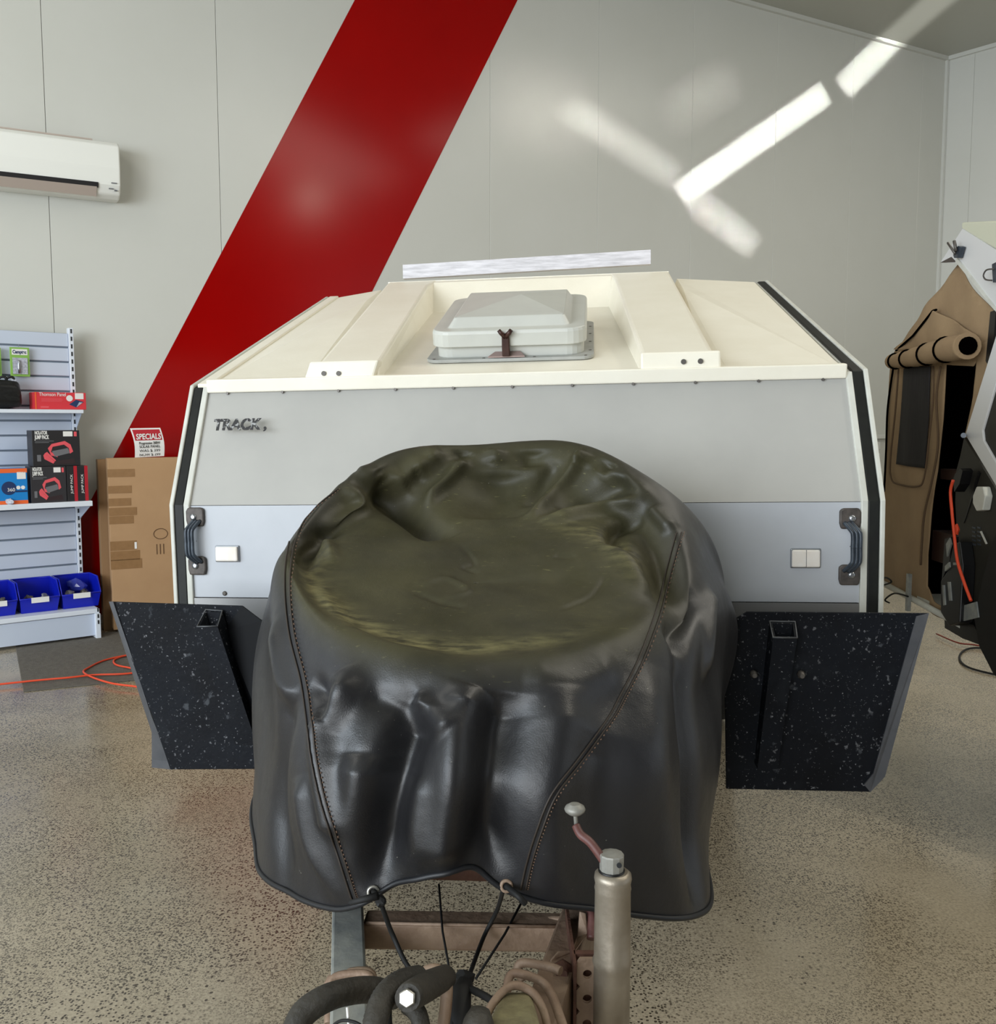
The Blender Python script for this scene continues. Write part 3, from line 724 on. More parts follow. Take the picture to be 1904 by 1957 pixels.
# centre the frame
TR = Frame(TR.w((uc, 0, 0)) * np.array([1, 1, 0]), u_, w_v, v_); 
dz = 0
T = TR.at
zb_ = T(1000, 1150, 0)[2]; zs_ = T(1000, 962, 0)[2]; zg = T(1000, 727, WG)[2]; za = (T(640, 572, WA)[2]+T(1445, 540, WA)[2])/2
camper = thing('camper_trailer', 'large grey and white off-road camper trailer with a covered spare wheel', 'camper trailer', None, mw=Matrix.Translation(TR.o.tolist()) @ Matrix.Rotation(-ty, 4, 'Z'))
def LO(name, mb, m, parent=camper, **k):
    mb.v = [tuple(TR.w(p)) for p in mb.v]
    return obj(name, mb, m, parent, **k)
WR, WE = 3.0, 3.9                      # roof flat end, tail end
prof = [(0, .70), (0, zs_), (WG, zg), (WA, za-.0), (WR, za-.02), (WE, 1.35), (WE, .70)]
inn = HW-.055
shell = [(0.012, .70), (0.012, zs_), (WG+.01, zg-.02), (WA, za-.09), (WR, za-.09), (WE-.01, 1.35), (WE-.01, .70)]
LO('body_shell', MB().prism([(-inn, w, z) for w, z in shell], (2*inn, 0, 0)), M['sill'])
# front panels
zl_ = T(1000, 1146, 0)[2]
LO('front_panel', MB().prism([(-inn, 0, zs_), (-inn, WG, zg), (inn, WG, zg), (inn, 0, zs_)], (0, .012, -.002)), M['grey'])
LO('front_panel', MB().prism([(-inn, 0, zl_), (-inn, -.0005, zs_-.0015), (inn, -.0005, zs_-.0015), (inn, 0, zl_)], (0, .012, 0)), M['grey2'], label='lower, bluish grey front panel')
# side walls and side frame strips
def strip(u0, u1, off, m, name, upto=5, thick=.03):
    P = prof[:upto] if upto < 7 else prof
    # offset outward along local normals of the polyline
    outp = []; inp = []
    n = len(P)
    for i in range(n):
        a = np.array(P[max(i-1, 0)]); b = np.array(P[min(i+1, n-1)]); c0 = np.array(P[i])
        d1_ = (c0-a)/(np.linalg.norm(c0-a)+1e-9) if i > 0 else None; d2_ = (b-c0)/(np.linalg.norm(b-c0)+1e-9) if i < n-1 else None
        if d1_ is None: d1_ = d2_
        if d2_ is None: d2_ = d1_
        n1 = np.array([-d1_[1], d1_[0]]); n2 = np.array([-d2_[1], d2_[0]]); nn = n1+n2; nn /= np.linalg.norm(nn); k = 1/max(.4, np.dot(nn, n1))
        outp.append(c0+nn*off*k); inp.append(c0-nn*thick*k)
    vs = []
    for q in outp: vs += [(u0, q[0], q[1]), (u1, q[0], q[1])]
    for q in inp: vs += [(u0, q[0], q[1]), (u1, q[0], q[1])]
    fs = []; m2 = 2*n
    for i in range(n-1):
        a = 2*i
        fs += [(a, a+1, a+3, a+2), (m2+a, m2+a+2, m2+a+3, m2+a+1), (a, a+2, m2+a+2, m2+a), (a+1, m2+a+1, m2+a+3, a+3)]
    fs += [(0, m2, m2+1, 1), (2*n-2, 2*n-1, m2+2*n-1, m2+2*n-2)]
    return LO(name, MB().add(vs, fs), m, bevel=.003)
for s in (-1, 1):
    def ord_(a, b): return (min(s*a, s*b), max(s*a, s*b))
    i0, i1 = ord_(HW-.057, HW-.040); strip(i0, i1, .008, M['whitetrim'], 'corner_trim', upto=3)
    i0, i1 = ord_(HW-.040, HW-.012); strip(i0, i1, .006, M['rubber'], 'rubber_seal', upto=3 if s < 0 else 5)
    if s < 0: strip(-HW+.004, -HW+.022, .002, M['rubber'], 'rubber_seal', upto=5)
    i0, i1 = ord_(HW-.012, HW); strip(i0, i1, .010, M['whitetrim'], 'side_flange', upto=4 if s > 0 else 5)
    LO('side_wall', MB().prism([(s*(HW-.006), w, z) for w, z in prof], (-s*.04, 0, 0)), M['whitetrim'])
# bottom rail
LO('bottom_rail', MB().box((-inn-.02, -.004, zl_-.06), (inn+.02, .02, zl_-.002)), M['sill'])
# lettering
pa = T(408, 820, .03)
nrm = np.array([0, zg-zs_, -WG]); 
tpl = TR.hit(408, 822, (0, 0, zs_), (0, zg-zs_, -WG)); tpr = TR.hit(512, 820, (0, 0, zs_), (0, zg-zs_, -WG)); tpt = TR.hit(408, 796, (0, 0, zs_), (0, zg-zs_, -WG))
upv = Vector((0, WG, zg-zs_)).normalized(); nv = Vector((0, -(zg-zs_), WG)).normalized()
text('lettering', 'TRACK', M['inkblack'], camper, TR.w(Vector(tpl)+nv*.002), TR.A[:, 0], TR.A @ np.array(upv), .046, width=(tpr-tpl)[0]*.9, bold=.0022)
text('lettering', ',', M['inkblack'], camper, TR.w(Vector(tpl)+nv*.002+Vector(((tpr-tpl)[0]*.93, 0, 0))), TR.A[:, 0], TR.A @ np.array(upv), .05, bold=.001)
# screws along the bottom
for x, y in ((352, 1136), (421, 1138), (1424, 1152), (1549, 1154), (1636, 1155)):
    p = T(x, y, 0); LO('screw', MB().lathe((p[0], 0.0, p[2]), (0, -1, 0), [(.0065, 0), (.0065, .002), (.004, .0035)], 10), M['rivet'])
# reflectors
for (x0, y0, x1, y1, sp) in ((406, 1047, 448, 1075, 0), (1508, 1047, 1561, 1080, 1)):
    a = T(x0, y1, 0); b_ = T(x1, y0, 0)
    r_ = LO('marker_light', MB().box((a[0]-.003, -.006, a[2]-.003), (b_[0]+.003, 0, b_[2]+.003)), M['chrome'], bevel=.003)
    LO('lens', MB().box((a[0], -.013, a[2]), (b_[0], -.005, b_[2])), M['reflector'], r_, bevel=.004)
    if sp: LO('divider', MB().box(((a[0]+b_[0])/2-.0006, -.0135, a[2]), ((a[0]+b_[0])/2+.0006, -.012, b_[2])), M['printgrey'], r_)
# grab handles
def grab(x_mid_t, y_t, x_mid_b, y_b, flip):
    tp = T(x_mid_t, y_t, 0); bt_ = T(x_mid_b, y_b, 0); L_ = tp[2]-bt_[2]
    ux = tp[0]; 
    h = LO('grab_handle', MB().box((ux-.001, -.001, (tp[2]+bt_[2])/2-.001), (ux+.001, 0, (tp[2]+bt_[2])/2+.001)), M['handlebase'])
    for c, sgnz in ((tp, 1), (bt_, -1)):
        f = 1 if not flip else -1
        P = [(-.020, -.026), (.024, -.026), (.028, -.012), (.028, .020), (.020, .026), (-.018, .026), (-.024, .016), (-.024, -.010)]
        P = [(ux+f*x, 0, c[2]+sgnz*-0+z) for x, z in P]
        LO('foot', MB().prism(P, (0, -.010, 0)), M['handlebase'], h, bevel=.004)
        LO('screw', MB().lathe((ux+f*-.002, -.009, c[2]), (0, -1, 0), [(.009, 0), (.009, .003), (.004, .005)], 12), M['chrome'], h)
    f = 1 if not flip else -1
    for k in range(3):
        xx = ux + f*(-.017+.009*k)
        path = cr([(xx+f*.016, -.010, tp[2]-.010), (xx+f*.004, -.026, tp[2]-.028), (xx, -.029, tp[2]-.040), (xx, -.029, tp[2]-.07), (xx, -.029, bt_[2]+.07), (xx, -.029, bt_[2]+.040), (xx+f*.004, -.026, bt_[2]+.028), (xx+f*.016, -.010, bt_[2]+.010)], 5)
        LO('grip', MB().tube(path, .0052, 8), M['handle'], h)
grab(363, 990, 370, 1084, False)
grab(1619, 988, 1610, 1094, True)
# ---- roof: white mouldings
sl = np.array([0, WA-WG, za-zg]); SLn = np.linalg.norm(sl); sl = sl/SLn
rn = np.array([0, -sl[2], sl[1]])                      # roof normal in local frame
RO = Frame((0, WG, zg), (1, 0, 0), sl, rn)             # roof frame inside trailer frame (u, s, h)
def RH(px, py, h=0):
    p = TR.hit(px, py, np.array([0, WG, zg])+rn*h, rn); return RO.l(p)
def rw(p): return RO.w(p)
lip = .045
lipz = zg - .005
print('roof slope len', SLn)
ur = inn
# roof base slab (flat skin, with lip at the front)
yl = RH(1000, 735, 0)
mb = MB().prism([rw((-ur, -.012, .0)), rw((-ur, -.012, .016)), rw((-ur, .02, .008)), rw((-ur, SLn, -.045)), rw((-ur, SLn, -.06))], (2*ur, 0, 0))
LO('roof_skin', mb, M['white'])
LO('roof_edge', MB().prism([rw((-ur-.035, .0, -.03)), rw((-ur-.035, .0, .012)), rw((-ur-.035, SLn, .012)), rw((-ur-.035, SLn, -.03))], (.04, 0, 0)), M['white'], bevel=.004)
front_lip = MB().prism([(-ur, WG-.016, zg-.016), (-ur, WG-.022, zg+.022), (-ur, WG+.01, zg+.026), (-ur, WG+.03, zg-.005)], (2*ur, 0, 0))
LO('front_lip', front_lip, M['white'], bevel=.004)
LO('roof_top', MB().prism([(-ur, WA, za-.04), (-ur, WA, za), (-ur, WR, za-.02), (-ur, WE, 1.36), (-ur, WE, 1.30), (-ur, WR, za-.08)], (2*ur, 0, 0)), M['white'])
# side facets of the roof (raised wedge next to the centre platform)
pf = .062                                              # platform height
A = {k: RH(x, y, h) for k, (x, y, h) in dict(fl=(585, 712, pf*.5), fr=(1380, 690, pf*.5), fli=(712, 700, pf), fri=(1228, 695, pf), fol=(600, 690, pf), fo_r=(1362, 668, pf), tl=(745, 534, pf), tr=(1272, 510, pf), tli=(840, 534, pf), tri=(1160, 520, pf)).items()}
for k in A: print(k, A[k].round(3))
ol0, or0 = A['fol'][0], A['fo_r'][0]; ol1, or1 = A['tl'][0], A['tr'][0]
il0, ir0 = A['fli'][0], A['fri'][0]; il1, ir1 = A['tli'][0], A['tri'][0]
sT = SLn*1.0
sN = sT-.02      # back end of notch (top)
s_f = .03
def plat(name, pts_bottom, pts_top, m=M['white'], **k):
    n = len(pts_bottom); vs = [rw(p) for p in pts_bottom+pts_top]
    return LO(name, MB().add(vs, [tuple(range(n))[::-1], tuple(range(n, 2*n))]+[(i, (i+1) % n, n+(i+1) % n, n+i) for i in range(n)]), m, **k)
ex = .03
for (o0, o1, i0, i1, sg) in ((ol0, ol1, il0, il1, -1), (or0, or1, ir0, ir1, 1)):
    bot = [(o0+sg*.03, s_f-.04, -.005), (i0, s_f-.04, -.005), (i1, sT-.24, -.055), (i1, sT, -.055), (o1+sg*.03, sT, -.055)]
    top = [(o0, s_f+.015, pf-.012), (i0+sg*.006, s_f+.015, pf-.012), (i1+sg*.03, sT-.13, pf), (i1+sg*.01, sT, pf), (o1, sT, pf)]
    plat('roof_rail', bot, top, bevel=.01, seg=3)
# rear wall of the recess, sloping
plat('recess_end', [(il1-.02, sT-.24, -.055), (ir1+.02, sT-.24, -.055), (ir1+.02, sT, -.055), (il1-.02, sT, -.055)], [(il1-.02, sT-.055, pf-.002), (ir1+.02, sT-.055, pf-.002), (ir1+.02, sT, pf-.002), (il1-.02, sT, pf-.002)], bevel=.006)
# rail platform continuing flat over the top
h0 = RO.w((0, sT, pf))
LO('roof_platform', MB().prism([(ol1, h0[1]-.005, za-.01), (ol1, h0[1]-.005, h0[2]-.001), (ol1, WR-.1, h0[2]-.03), (ol1, WR, za-.03)], (or1-ol1, 0, 0)), M['white'])
# outer roof corner facets: slightly raised pillow each side with diagonal crease
for sg, o0, o1 in ((-1, ol0, ol1), (1, or0, or1)):
    e = sg*ur
    pts = [rw((o0+sg*.04, .02, .004)), rw((e, .02, .004)), rw((e, SLn, .0045)), rw((o1+sg*.035, SLn, .03)), rw((o1+sg*.035, SLn*.82, .035))]
    LO('roof_facet', MB().add(pts+[rw((o0, .02, -.01)), rw((e, .02, -.01)), rw((e, SLn, -.06)), rw((o1, SLn, -.06))], [(0, 1, 4), (1, 2, 3, 4), (5, 6, 1, 0), (6, 7, 2, 1), (7, 8, 3, 2), (8, 5, 0, 4, 3), (5, 8, 7, 6)]), M['white'])
# rivets on rails
for x, y in ((613, 713), (642, 713), (1306, 692), (1338, 691)):
    p = TR.hit(x, y, (0, WG-.022, 0), (0, 1, 0)); LO('screw', MB().lathe((p[0], WG-.012, p[2]), (0, -1, .2), [(.007, 0), (.007, .004)], 10), M['rivet'])
for sg, o0, i0 in ((-1, ol0, il0), (1, or0, ir0)):     # small vertical face in front of each rail
    a_, b2 = sorted((o0+sg*.035, i0)); z_ = rw((0, s_f+.01, pf))
    LO('rail_front', MB().prism([(a_, WG-.020, zg+.0), (a_+.02*(sg < 0), WG-.004, z_[2]-.004), (a_+.02*(sg < 0), WG+.05, z_[2]-.002), (a_, WG+.05, zg)], (b2-a_-.02, 0, 0)), M['white'], bevel=.006)
for k in range(11):
    uu = -ur+.06+(2*ur-.12)*k/10; LO('rivet', MB().lathe((uu, WG-.012, zg-.017), (0, -1, 0), [(.004, 0), (.004, .004)], 8), M['rivet'])
# ---- roof hatch
def rf(p): return rw((p[0], p[1], p[2]-.035*p[1]/SLn))
fl_, fr_ = RH(812, 690, .01), RH(1136, 683, .01); bl_, br_ = RH(860, 590, .01), RH(1134, 586, .01)
print('hatch', fl_, fr_, bl_, br_)
h0s, h1s = (fl_[1]+fr_[1])/2, max(bl_[1], br_[1]); hu0, hu1 = fl_[0], fr_[0]
h1s = h0s + min(h1s-h0s, .62)
def rrect(u0, s0, u1, s1, r, n=5):
    out = []
    for (cx_, cy_, a0) in ((u1-r, s0+r, -90), (u1-r, s1-r, 0), (u0+r, s1-r, 90), (u0+r, s0+r, 180)):
        for k in range(n+1):
            a = R(a0+90*k/n); out.append((cx_+r*math.cos(a), cy_+r*math.sin(a)))
    return out
hatch = None
def loops(name, L, m, par, cap=True, **k):
    n = len(L[0]); vs = [rf(p) for l in L for p in l]
    fs = [(i*n+j, i*n+(j+1) % n, (i+1)*n+(j+1) % n, (i+1)*n+j) for i in range(len(L)-1) for j in range(n)]
    if cap: fs += [tuple(range(n))[::-1], tuple(range((len(L)-1)*n, len(L)*n))]
    return LO(name, MB().add(vs, fs), m, par, **k)
base = rrect(hu0, h0s, hu1, h1s, .04)
hatch = loops('roof_hatch', [[(a, b, .008) for a, b in base], [(a, b, .018) for a, b in base]], M['hatchflange'], camper, bevel=.002)
g1_ = rrect(hu0+.030, h0s+.030, hu1-.030, h1s-.05, .05); 
loops('hatch_frame', [[(a, b, .016) for a, b in g1_], [(a, b, .070) for a, b in g1_]], M['hatch'], hatch, bevel=.004)
tilt = lambda s: .012*(s-h0s)
def at_h(rr, h): return [(a, b, h+.03*(b-h0s)) for a, b in rr]
l0, l1 = rrect(hu0+.018, h0s+.010, hu1-.022, h1s-.03, .055), rrect(hu0+.022, h0s+.014, hu1-.026, h1s-.034, .052)
l2 = rrect(hu0+.065, h0s+.055, hu1-.070, h1s-.075, .02); l3 = rrect(hu0+.085, h0s+.085, hu1-.088, h1s-.10, .012)
lid = loops('lid', [at_h(l0, .052), at_h(l0, .090), at_h(l1, .100), at_h(l2, .100), at_h(l3, .128)], M['hatch'], hatch, bevel=.003, seg=2)
cu, cs_ = (hu0+hu1)/2, (h0s+h1s)/2
q4 = [(hu0+.085, h0s+.085), (hu1-.088, h0s+.085), (hu1-.088, h1s-.10), (hu0+.085, h1s-.10)]
vs = [rf((a, b, .1275+.03*(b-h0s))) for a, b in q4]+[rf((cu+.02, cs_, .162))]
LO('lid_crown', MB().add(vs, [(0,1,4),(1,2,4),(2,3,4),(3,0,4),(3,2,1,0)]), M['hatch'], hatch, bevel=.002)
# hatch screws
for uu in np.linspace(hu0+.025, hu1-.025, 4): LO('screw', MB().lathe(rf((uu, h0s+.013, .016)), rn, [(.0045, 0), (.0045, .003)], 8), M['rivet'], hatch)
for ss in np.linspace(h0s+.09, h1s-.12, 4): LO('screw', MB().lathe(rf((hu1-.012, ss, .016)), rn, [(.0045, 0), (.0045, .003)], 8), M['rivet'], hatch)
# latch
lu = RH(965, 680, .03)[0]
lat = LO('latch', MB().prism([rf((lu-.055, h0s+.004, .020)), rf((lu-.035, h0s+.027, .030)), rf((lu+.04, h0s+.027, .030)), rf((lu+.055, h0s+.004, .020))], rn*.004), mat('pinkish_latch_plate', '9a8681', .5, .2), hatch)
LO('latch_arm', MB().hexa([rf((lu-.012, h0s-.004, .024)), rf((lu+.012, h0s-.004, .024)), rf((lu+.012, h0s+.01, .024)), rf((lu-.012, h0s+.01, .024))],
    [rf((lu-.011, h0s-.002, .088)), rf((lu+.011, h0s-.002, .088)), rf((lu+.011, h0s+.012, .088)), rf((lu-.011, h0s+.012, .088))]), M['brown'], lat, bevel=.003)
for sg in (-1, 1):
    LO('latch_ear', MB().tube([rf((lu, h0s, .082)), rf((lu+sg*.012, h0s-.004, .094)), rf((lu+sg*.019, h0s-.003, .103))], [.008, .007, .006], 8), M['brown'], lat)
# loose white board on the roof
bA = T(768, 531, WA+.12); bB = T(1244, 506, WA+.12)
ztop_ = h0[2]-.006
H_ = T(768, 504, WA+.12)[2]-T(768, 531, WA+.12)[2]
off_ = ztop_ - min(bA[2], bB[2])
fr_b = [(bA[0], WA+.12, max(bA[2], ztop_)), (bB[0], WA+.12, max(bB[2], ztop_+.0))]
print('plank', bA, bB, ztop_, H_)
pb = [TR.w(p) for p in ((bA[0], WA+.12, bA[2]), (bB[0], WA+.12, bB[2]), (bB[0], WA+.12, bB[2]+H_), (bA[0], WA+.12, bA[2]+H_))]
obj('timber_board', MB().prism(pb, TR.A[:, 1]*.035), M['plank'], label='scuffed white painted board lying along the camper roof ridge', cat='board', bevel=.002)

# ---- stone guards each side of the drawbar
def guard(side):
    if side < 0:
        W0 = -.28
        P = lambda x, y, w=0: T(x, y, W0+w)
        plate = [P(210, 1150), P(463, 1158), P(500, 1186, -.0), P(530, 1300), P(510, 1470, -.02), P(325, 1471, -.02), P(284, 1349, -.01)]
        rootm = LO('stone_guard', MB().prism(plate, (0, .006, 0)), M['guard'], bevel=.002)
        lipm = [P(208, 1150, -.001), P(216, 1150, -.004), P(247, 1240, -.006), P(290, 1370, -.006), P(330, 1471, -.008), P(290, 1467, .03), P(290, 1400, .03), P(262, 1310, .03), P(232, 1215, .015)]
        LO('rubber_lip', MB().prism(lipm, (0, .004, 0)), M['guardedge'], rootm)
        t0, t1, t2, t3 = P(377, 1198, -.055), P(416, 1198, -.055), P(491, 1424, -.06), P(449, 1424, -.06); b0_, b1_ = P(393, 1166, -.006), P(425, 1168, -.006)
    else:
        W0 = -.30
        P = lambda x, y, w=0: T(x, y, W0+w)
        plate = [P(1384, 1195), P(1428, 1169), P(1776, 1172), P(1692, 1484, -.02), P(1664, 1514, -.02), P(1388, 1508, -.02)]
        rootm = LO('stone_guard', MB().prism(plate, (0, .006, 0)), M['guard'], bevel=.002)
        lipm = [P(1776, 1172, -.001), P(1692, 1484, -.022), P(1664, 1514, -.022), P(1652, 1500, -.024), P(1670, 1478, -.024), P(1752, 1178, -.003)]
        LO('rubber_lip', MB().prism(lipm, (0, .004, 0)), M['guardedge'], rootm)
        t0, t1, t2, t3 = P(1478, 1219, -.055), P(1524, 1220, -.055), P(1486, 1470, -.06), P(1448, 1470, -.06); b0_, b1_ = P(1471, 1188, -.006), P(1520, 1189, -.006)
    # square post (hollow at the top)
    dwi = .048
    def bk(p): return (p[0]+.0, p[1]+dwi, p[2]+.0)
    ins = .005
    o_t = [t0, t1, b1_, b0_]; o_b = [t3, t2, bk(t2), bk(t3)]
    ct = np.mean(np.array(o_t), 0); cb = np.mean(np.array(o_b), 0)
    it = [ct+(np.array(p)-ct)*.80 for p in o_t]; ib = [ct+(cb-ct)*.6+(np.array(p)-cb)*.80 for p in o_b]
    mb = MB().add(list(map(tuple, o_b))+list(map(tuple, o_t))+list(map(tuple, it))+list(map(tuple, ib)),
        [(3,2,1,0)]+[(i, (i+1) % 4, 4+(i+1) % 4, 4+i) for i in range(4)]+[(4+i, 4+(i+1) % 4, 8+(i+1) % 4, 8+i) for i in range(4)]+[(8+i, 8+(i+1) % 4, 12+(i+1) % 4, 12+i) for i in range(4)]+[(12,13,14,15)])
    pst = LO('square_post', mb, M['guard'], rootm)
    edge = [tuple(np.array(p)+(0, 0, .001)) for p in o_t]
    LO('post_rim', MB().tube(edge, .0022, 6, closed=True), mat('scraped_steel_edge', '55575a', .45, .4), pst)
    return rootm
gl_ = guard(-1); gr_ = guard(1)
# angled fold of the left guard (the dark plate beside the post)
P = lambda x, y, w=0: T(x, y, -.28+w)
LO('angled_plate', MB().prism([P(463, 1158, -.001), P(500, 1186, -.03), P(533, 1300, -.05), P(508, 1400, -.06), P(492, 1428, -.012), P(430, 1205, -.004)], (0, -.004, 0)), mat('dark_plate', '040508', .6, spec=.15), gl_)
for sg in ((1432, 1290), (1522, 1290)):
    p = T(sg[0]+10, sg[1], -.335); LO('bolt', MB().lathe((p[0], -.30, p[2]), (0, -1, 0), [(.009, 0), (.009, .008), (.005, .02)], 8), M['rivet'], gr_)
# wheels, axle, chassis
for s in (-1, 1):
    c = (s*.74, 2.1, .39)
    prof_t = [(.20, -.10), (.36, -.105), (.385, -.085), (.395, -.03), (.395, .03), (.385, .085), (.36, .105), (.20, .10)]
    ra = TR.l((0, 0, 0)); off = -TR.w((s*.74, 2.1, 0))[2]
    c = (s*.74, 2.1, .395+off)
    wh = LO('wheel', MB().lathe(c, (1, 0, 0), prof_t, 36), M['tyre'])
    LO('rim', MB().lathe(c, (1, 0, 0), [(.05, -.06*1), (.205, -.085), (.205, .085), (.05, .06)], 24), M['whitetrim'], wh)
LO('axle', MB().tube([(-.64, 2.1, .38), (.64, 2.1, .38)], .035, 12), M['rust2'])
for s in (-1, 1):
    LO('chassis_rail', MB().box((s*.40-.03, .0, .60), (s*.40+.03, 3.6, .70)), M['rust2'])
    LO('suspension_arm', MB().prism([(s*.52, 1.5, .56), (s*.52, 1.5, .64), (s*.52, 2.15, .42), (s*.52, 2.15, .34)], (s*.05, 0, 0)), M['rust2'])
    LO('spring_mount', MB().box((s*.40-.03*1, 1.45, .55), (s*.40+.14*s if s > 0 else s*.40+.03, 1.55, .61)) if s > 0 else MB().box((-.54, 1.45, .55), (-.37, 1.55, .61)), M['rust2'])

# ---- drawbar (A-frame) in world coordinates
def W(name, mb, m, parent=camper, **k): return obj(name, mb, m, parent, **k)
ZD = .62
def bar(name, p, q, w, h, m, parent=camper, **k):
    p, q = np.array(p, float), np.array(q, float); d = q-p; d /= np.linalg.norm(d); s = np.cross(d, (0, 0, 1)); s /= np.linalg.norm(s); n = np.cross(s, d)
    L_ = [p+s*w/2, p-s*w/2, p-s*w/2-n*h, p+s*w/2-n*h]; L2 = [x+(q-p) for x in L_]
    return W(name, MB().hexa(L_, L2), m, parent, **k)
lA = (FL(637, 1745, ZD)+FL(693, 1745, ZD))/2; lB = (FL(638, 1957, ZD)+FL(697, 1957, ZD))/2
dL = (lB-lA)/(lA[1]-lB[1])      # per metre towards the camera
lq = lA+dL*(lA[1]-.80); lp = lA-dL*(2.75-lA[1])
bar('drawbar_rail', lp, lq, .05, .10, M['galv'], bevel=.004)
rA = (FL(1062, 1760, ZD)+FL(1128, 1765, ZD))/2; rB = (FL(990, 1957, ZD)+FL(1062, 1957, ZD))/2
dR_ = (rB-rA)/(rA[1]-rB[1])
rq = rA+dR_*(rA[1]-.88); rp = rA-dR_*(2.70-rA[1])
bar('drawbar_rail', rp, rq, .05, .10, M['rust'], bevel=.004)
def onrail(A_, D_, Y): return A_+D_*(A_[1]-Y)
Yc = 1.465
cL = onrail(lA, dL, Yc)+np.array([.027, 0, -.008]); cR = onrail(rA, dR_, Yc)+np.array([-.02, 0, -.008])
cL[1] -= 0; cR[1] -= .01
bar('cross_member', cL, cR, .045, .045, M['rust'], bevel=.005)
W('weld_ridge', MB().tube([cL+np.array([.005, -.0235, .0005]), (cL+cR)/2+np.array([0, -.0235, .0005]), cR+np.array([0, -.0235, .0005])], .003, 6), M['rust'])
Yc2 = 1.72
bar('cross_member', onrail(lA, dL, Yc2)+np.array([.02, 0, 0]), onrail(rA, dR_, Yc2)+np.array([0, 0, 0])+np.array([.06, -.03, 0]), .04, .062, M['rust2'], bevel=.004)
# coupling block and tow hitch at the front
cpl = (lq+rq)/2; cpl[1] = .80
W('coupling', MB().box((cpl[0]-.07, .62, ZD-.10), (cpl[0]+.07, .93, ZD-.004)), M['pale'], bevel=.012)
# yellowish casting
p0 = V(985, 1893, 1.17); p1 = V(975, 1990, 1.02)
hw = .026
W('hitch_casting', MB().hexa([p0+np.array([-.016, 0, 0]), p0+np.array([.020, 0, 0]), p0+np.array([.030, 0, -.05]), p0+np.array([-.03, 0, -.05])],
    [p1+np.array([-.034, 0, .0]), p1+np.array([.040, 0, .0]), p1+np.array([.05, 0, -.06]), p1+np.array([-.05, 0, -.06])]), M['pale'], bevel=.008, seg=3)
# U-bolts round the rails
def ubolt(a, top, b_, r=.007, m=M['rust']):
    W('u_bolt', MB().tube(cr([a, top[0], top[1], b_], 6), r, 8), m)
def px(*l): return [V(*p) for p in l]
ubolt(*[px((634, 1930, 1.28))[0], px((632, 1872, 1.30), (706, 1858, 1.30)), px((713, 1905, 1.28))[0]], r=.0065)
W('u_bolt', MB().tube(cr(px((628, 1957, 1.22), (630, 1905, 1.25), (640, 1868, 1.27), (700, 1862, 1.27), (712, 1885, 1.26), (706, 1925, 1.24)), 6), .006, 8), M['rust'])
W('u_bolt', MB().tube(cr(px((1040, 1800, 1.45), (1042, 1768, 1.46), (1056, 1757, 1.46), (1085, 1760, 1.45), (1122, 1768, 1.43)), 6), .006, 8), M['rust'])
W('u_bolt', MB().tube(cr(px((1000, 1875, 1.26), (990, 1850, 1.27), (1004, 1840, 1.27), (1050, 1848, 1.26), (1072, 1856, 1.25)), 6), .0065, 8), M['rust'])
W('u_bolt', MB().tube(cr(px((968, 1905, 1.18), (975, 1865, 1.2), (1000, 1862, 1.2), (1045, 1885, 1.19), (1075, 1957, 1.12), (1082, 1990, 1.1)), 6), .006, 8), M['rust'])
W('u_bolt', MB().tube(cr(px((925, 1990, 1.1), (935, 1930, 1.13), (975, 1885, 1.16), (1015, 1895, 1.16), (1040, 1935, 1.13), (1050, 1990, 1.1)), 6), .0055, 8), M['rust'])
# small steel plate and bolt head on the right rail
pl = W('latch_plate', MB().prism(px((1108, 1742, 1.38), (1120, 1745, 1.38), (1124, 1785, 1.37), (1098, 1822, 1.34), (1092, 1870, 1.31), (1078, 1880, 1.31), (1052, 1870, 1.31), (1052, 1835, 1.32), (1068, 1818, 1.33), (1092, 1816, 1.34), (1104, 1790, 1.37)), (0, .006, -.002)), M['rust'], bevel=.002)
W('bolt_head', MB().lathe(V(1076, 1856, 1.305), (-.15, -1, .3), [(.017, 0), (.017, .008), (.010, .012), (.009, .022)], 6), M['rust2'], pl)
W('red_lever', MB().tube(cr(px((1126, 1708, 1.42), (1128, 1730, 1.40), (1132, 1760, 1.38), (1131, 1795, 1.36)), 5), .0075, 8), M['paintred'])
# perforated angle bracket next to the jockey wheel
YB = 1.275
def holeplate(name, x0, x1, y0, y1, Y, holes, m):
    """flat strip with real bore holes, built from a bmesh boolean-free ring fill"""
    a = V(x0, y0, Y); b_ = V(x1, y1, Y); X0, X1, Z1, Z0 = a[0], b_[0], a[2], b_[2]
    zs = [V(x0, h, Y)[2] for h in holes]; r = .0065; mb = MB(); cx_ = (X0+X1)/2
    edges = [Z1]+[ (zs[i]+zs[i+1])/2 for i in range(len(zs)-1)]+[Z0]
    for i, z in enumerate(zs):
        zt_, zb2 = edges[i], edges[i+1]; n = 16
        sq = []; ci = []
        for k in range(n):
            t = 2*math.pi*(k+.5)/n; ci.append((cx_+r*math.cos(t), z+r*math.sin(t)))
            c_, s_ = math.cos(t), math.sin(t); q_ = 1/max(abs(c_), abs(s_)); sq.append((cx_+(c_*q_)*(X1-X0)/2, z+((zt_-z) if s_ > 0 else (z-zb2))*s_*q_))
        vs = [(x, Y, zz_) for x, zz_ in sq]+[(x, Y, zz_) for x, zz_ in ci]+[(x, Y+.005, zz_) for x, zz_ in sq]+[(x, Y+.005, zz_) for x, zz_ in ci]
        fs = []
        for k in range(n):
            j = (k+1) % n; fs += [(k, j, n+j, n+k), (2*n+k, 3*n+k, 3*n+j, 2*n+j), (n+k, n+j, 3*n+j, 3*n+k), (k, 2*n+k, 2*n+j, j)]
        mb.add(vs, fs)
    return W(name, mb, m)
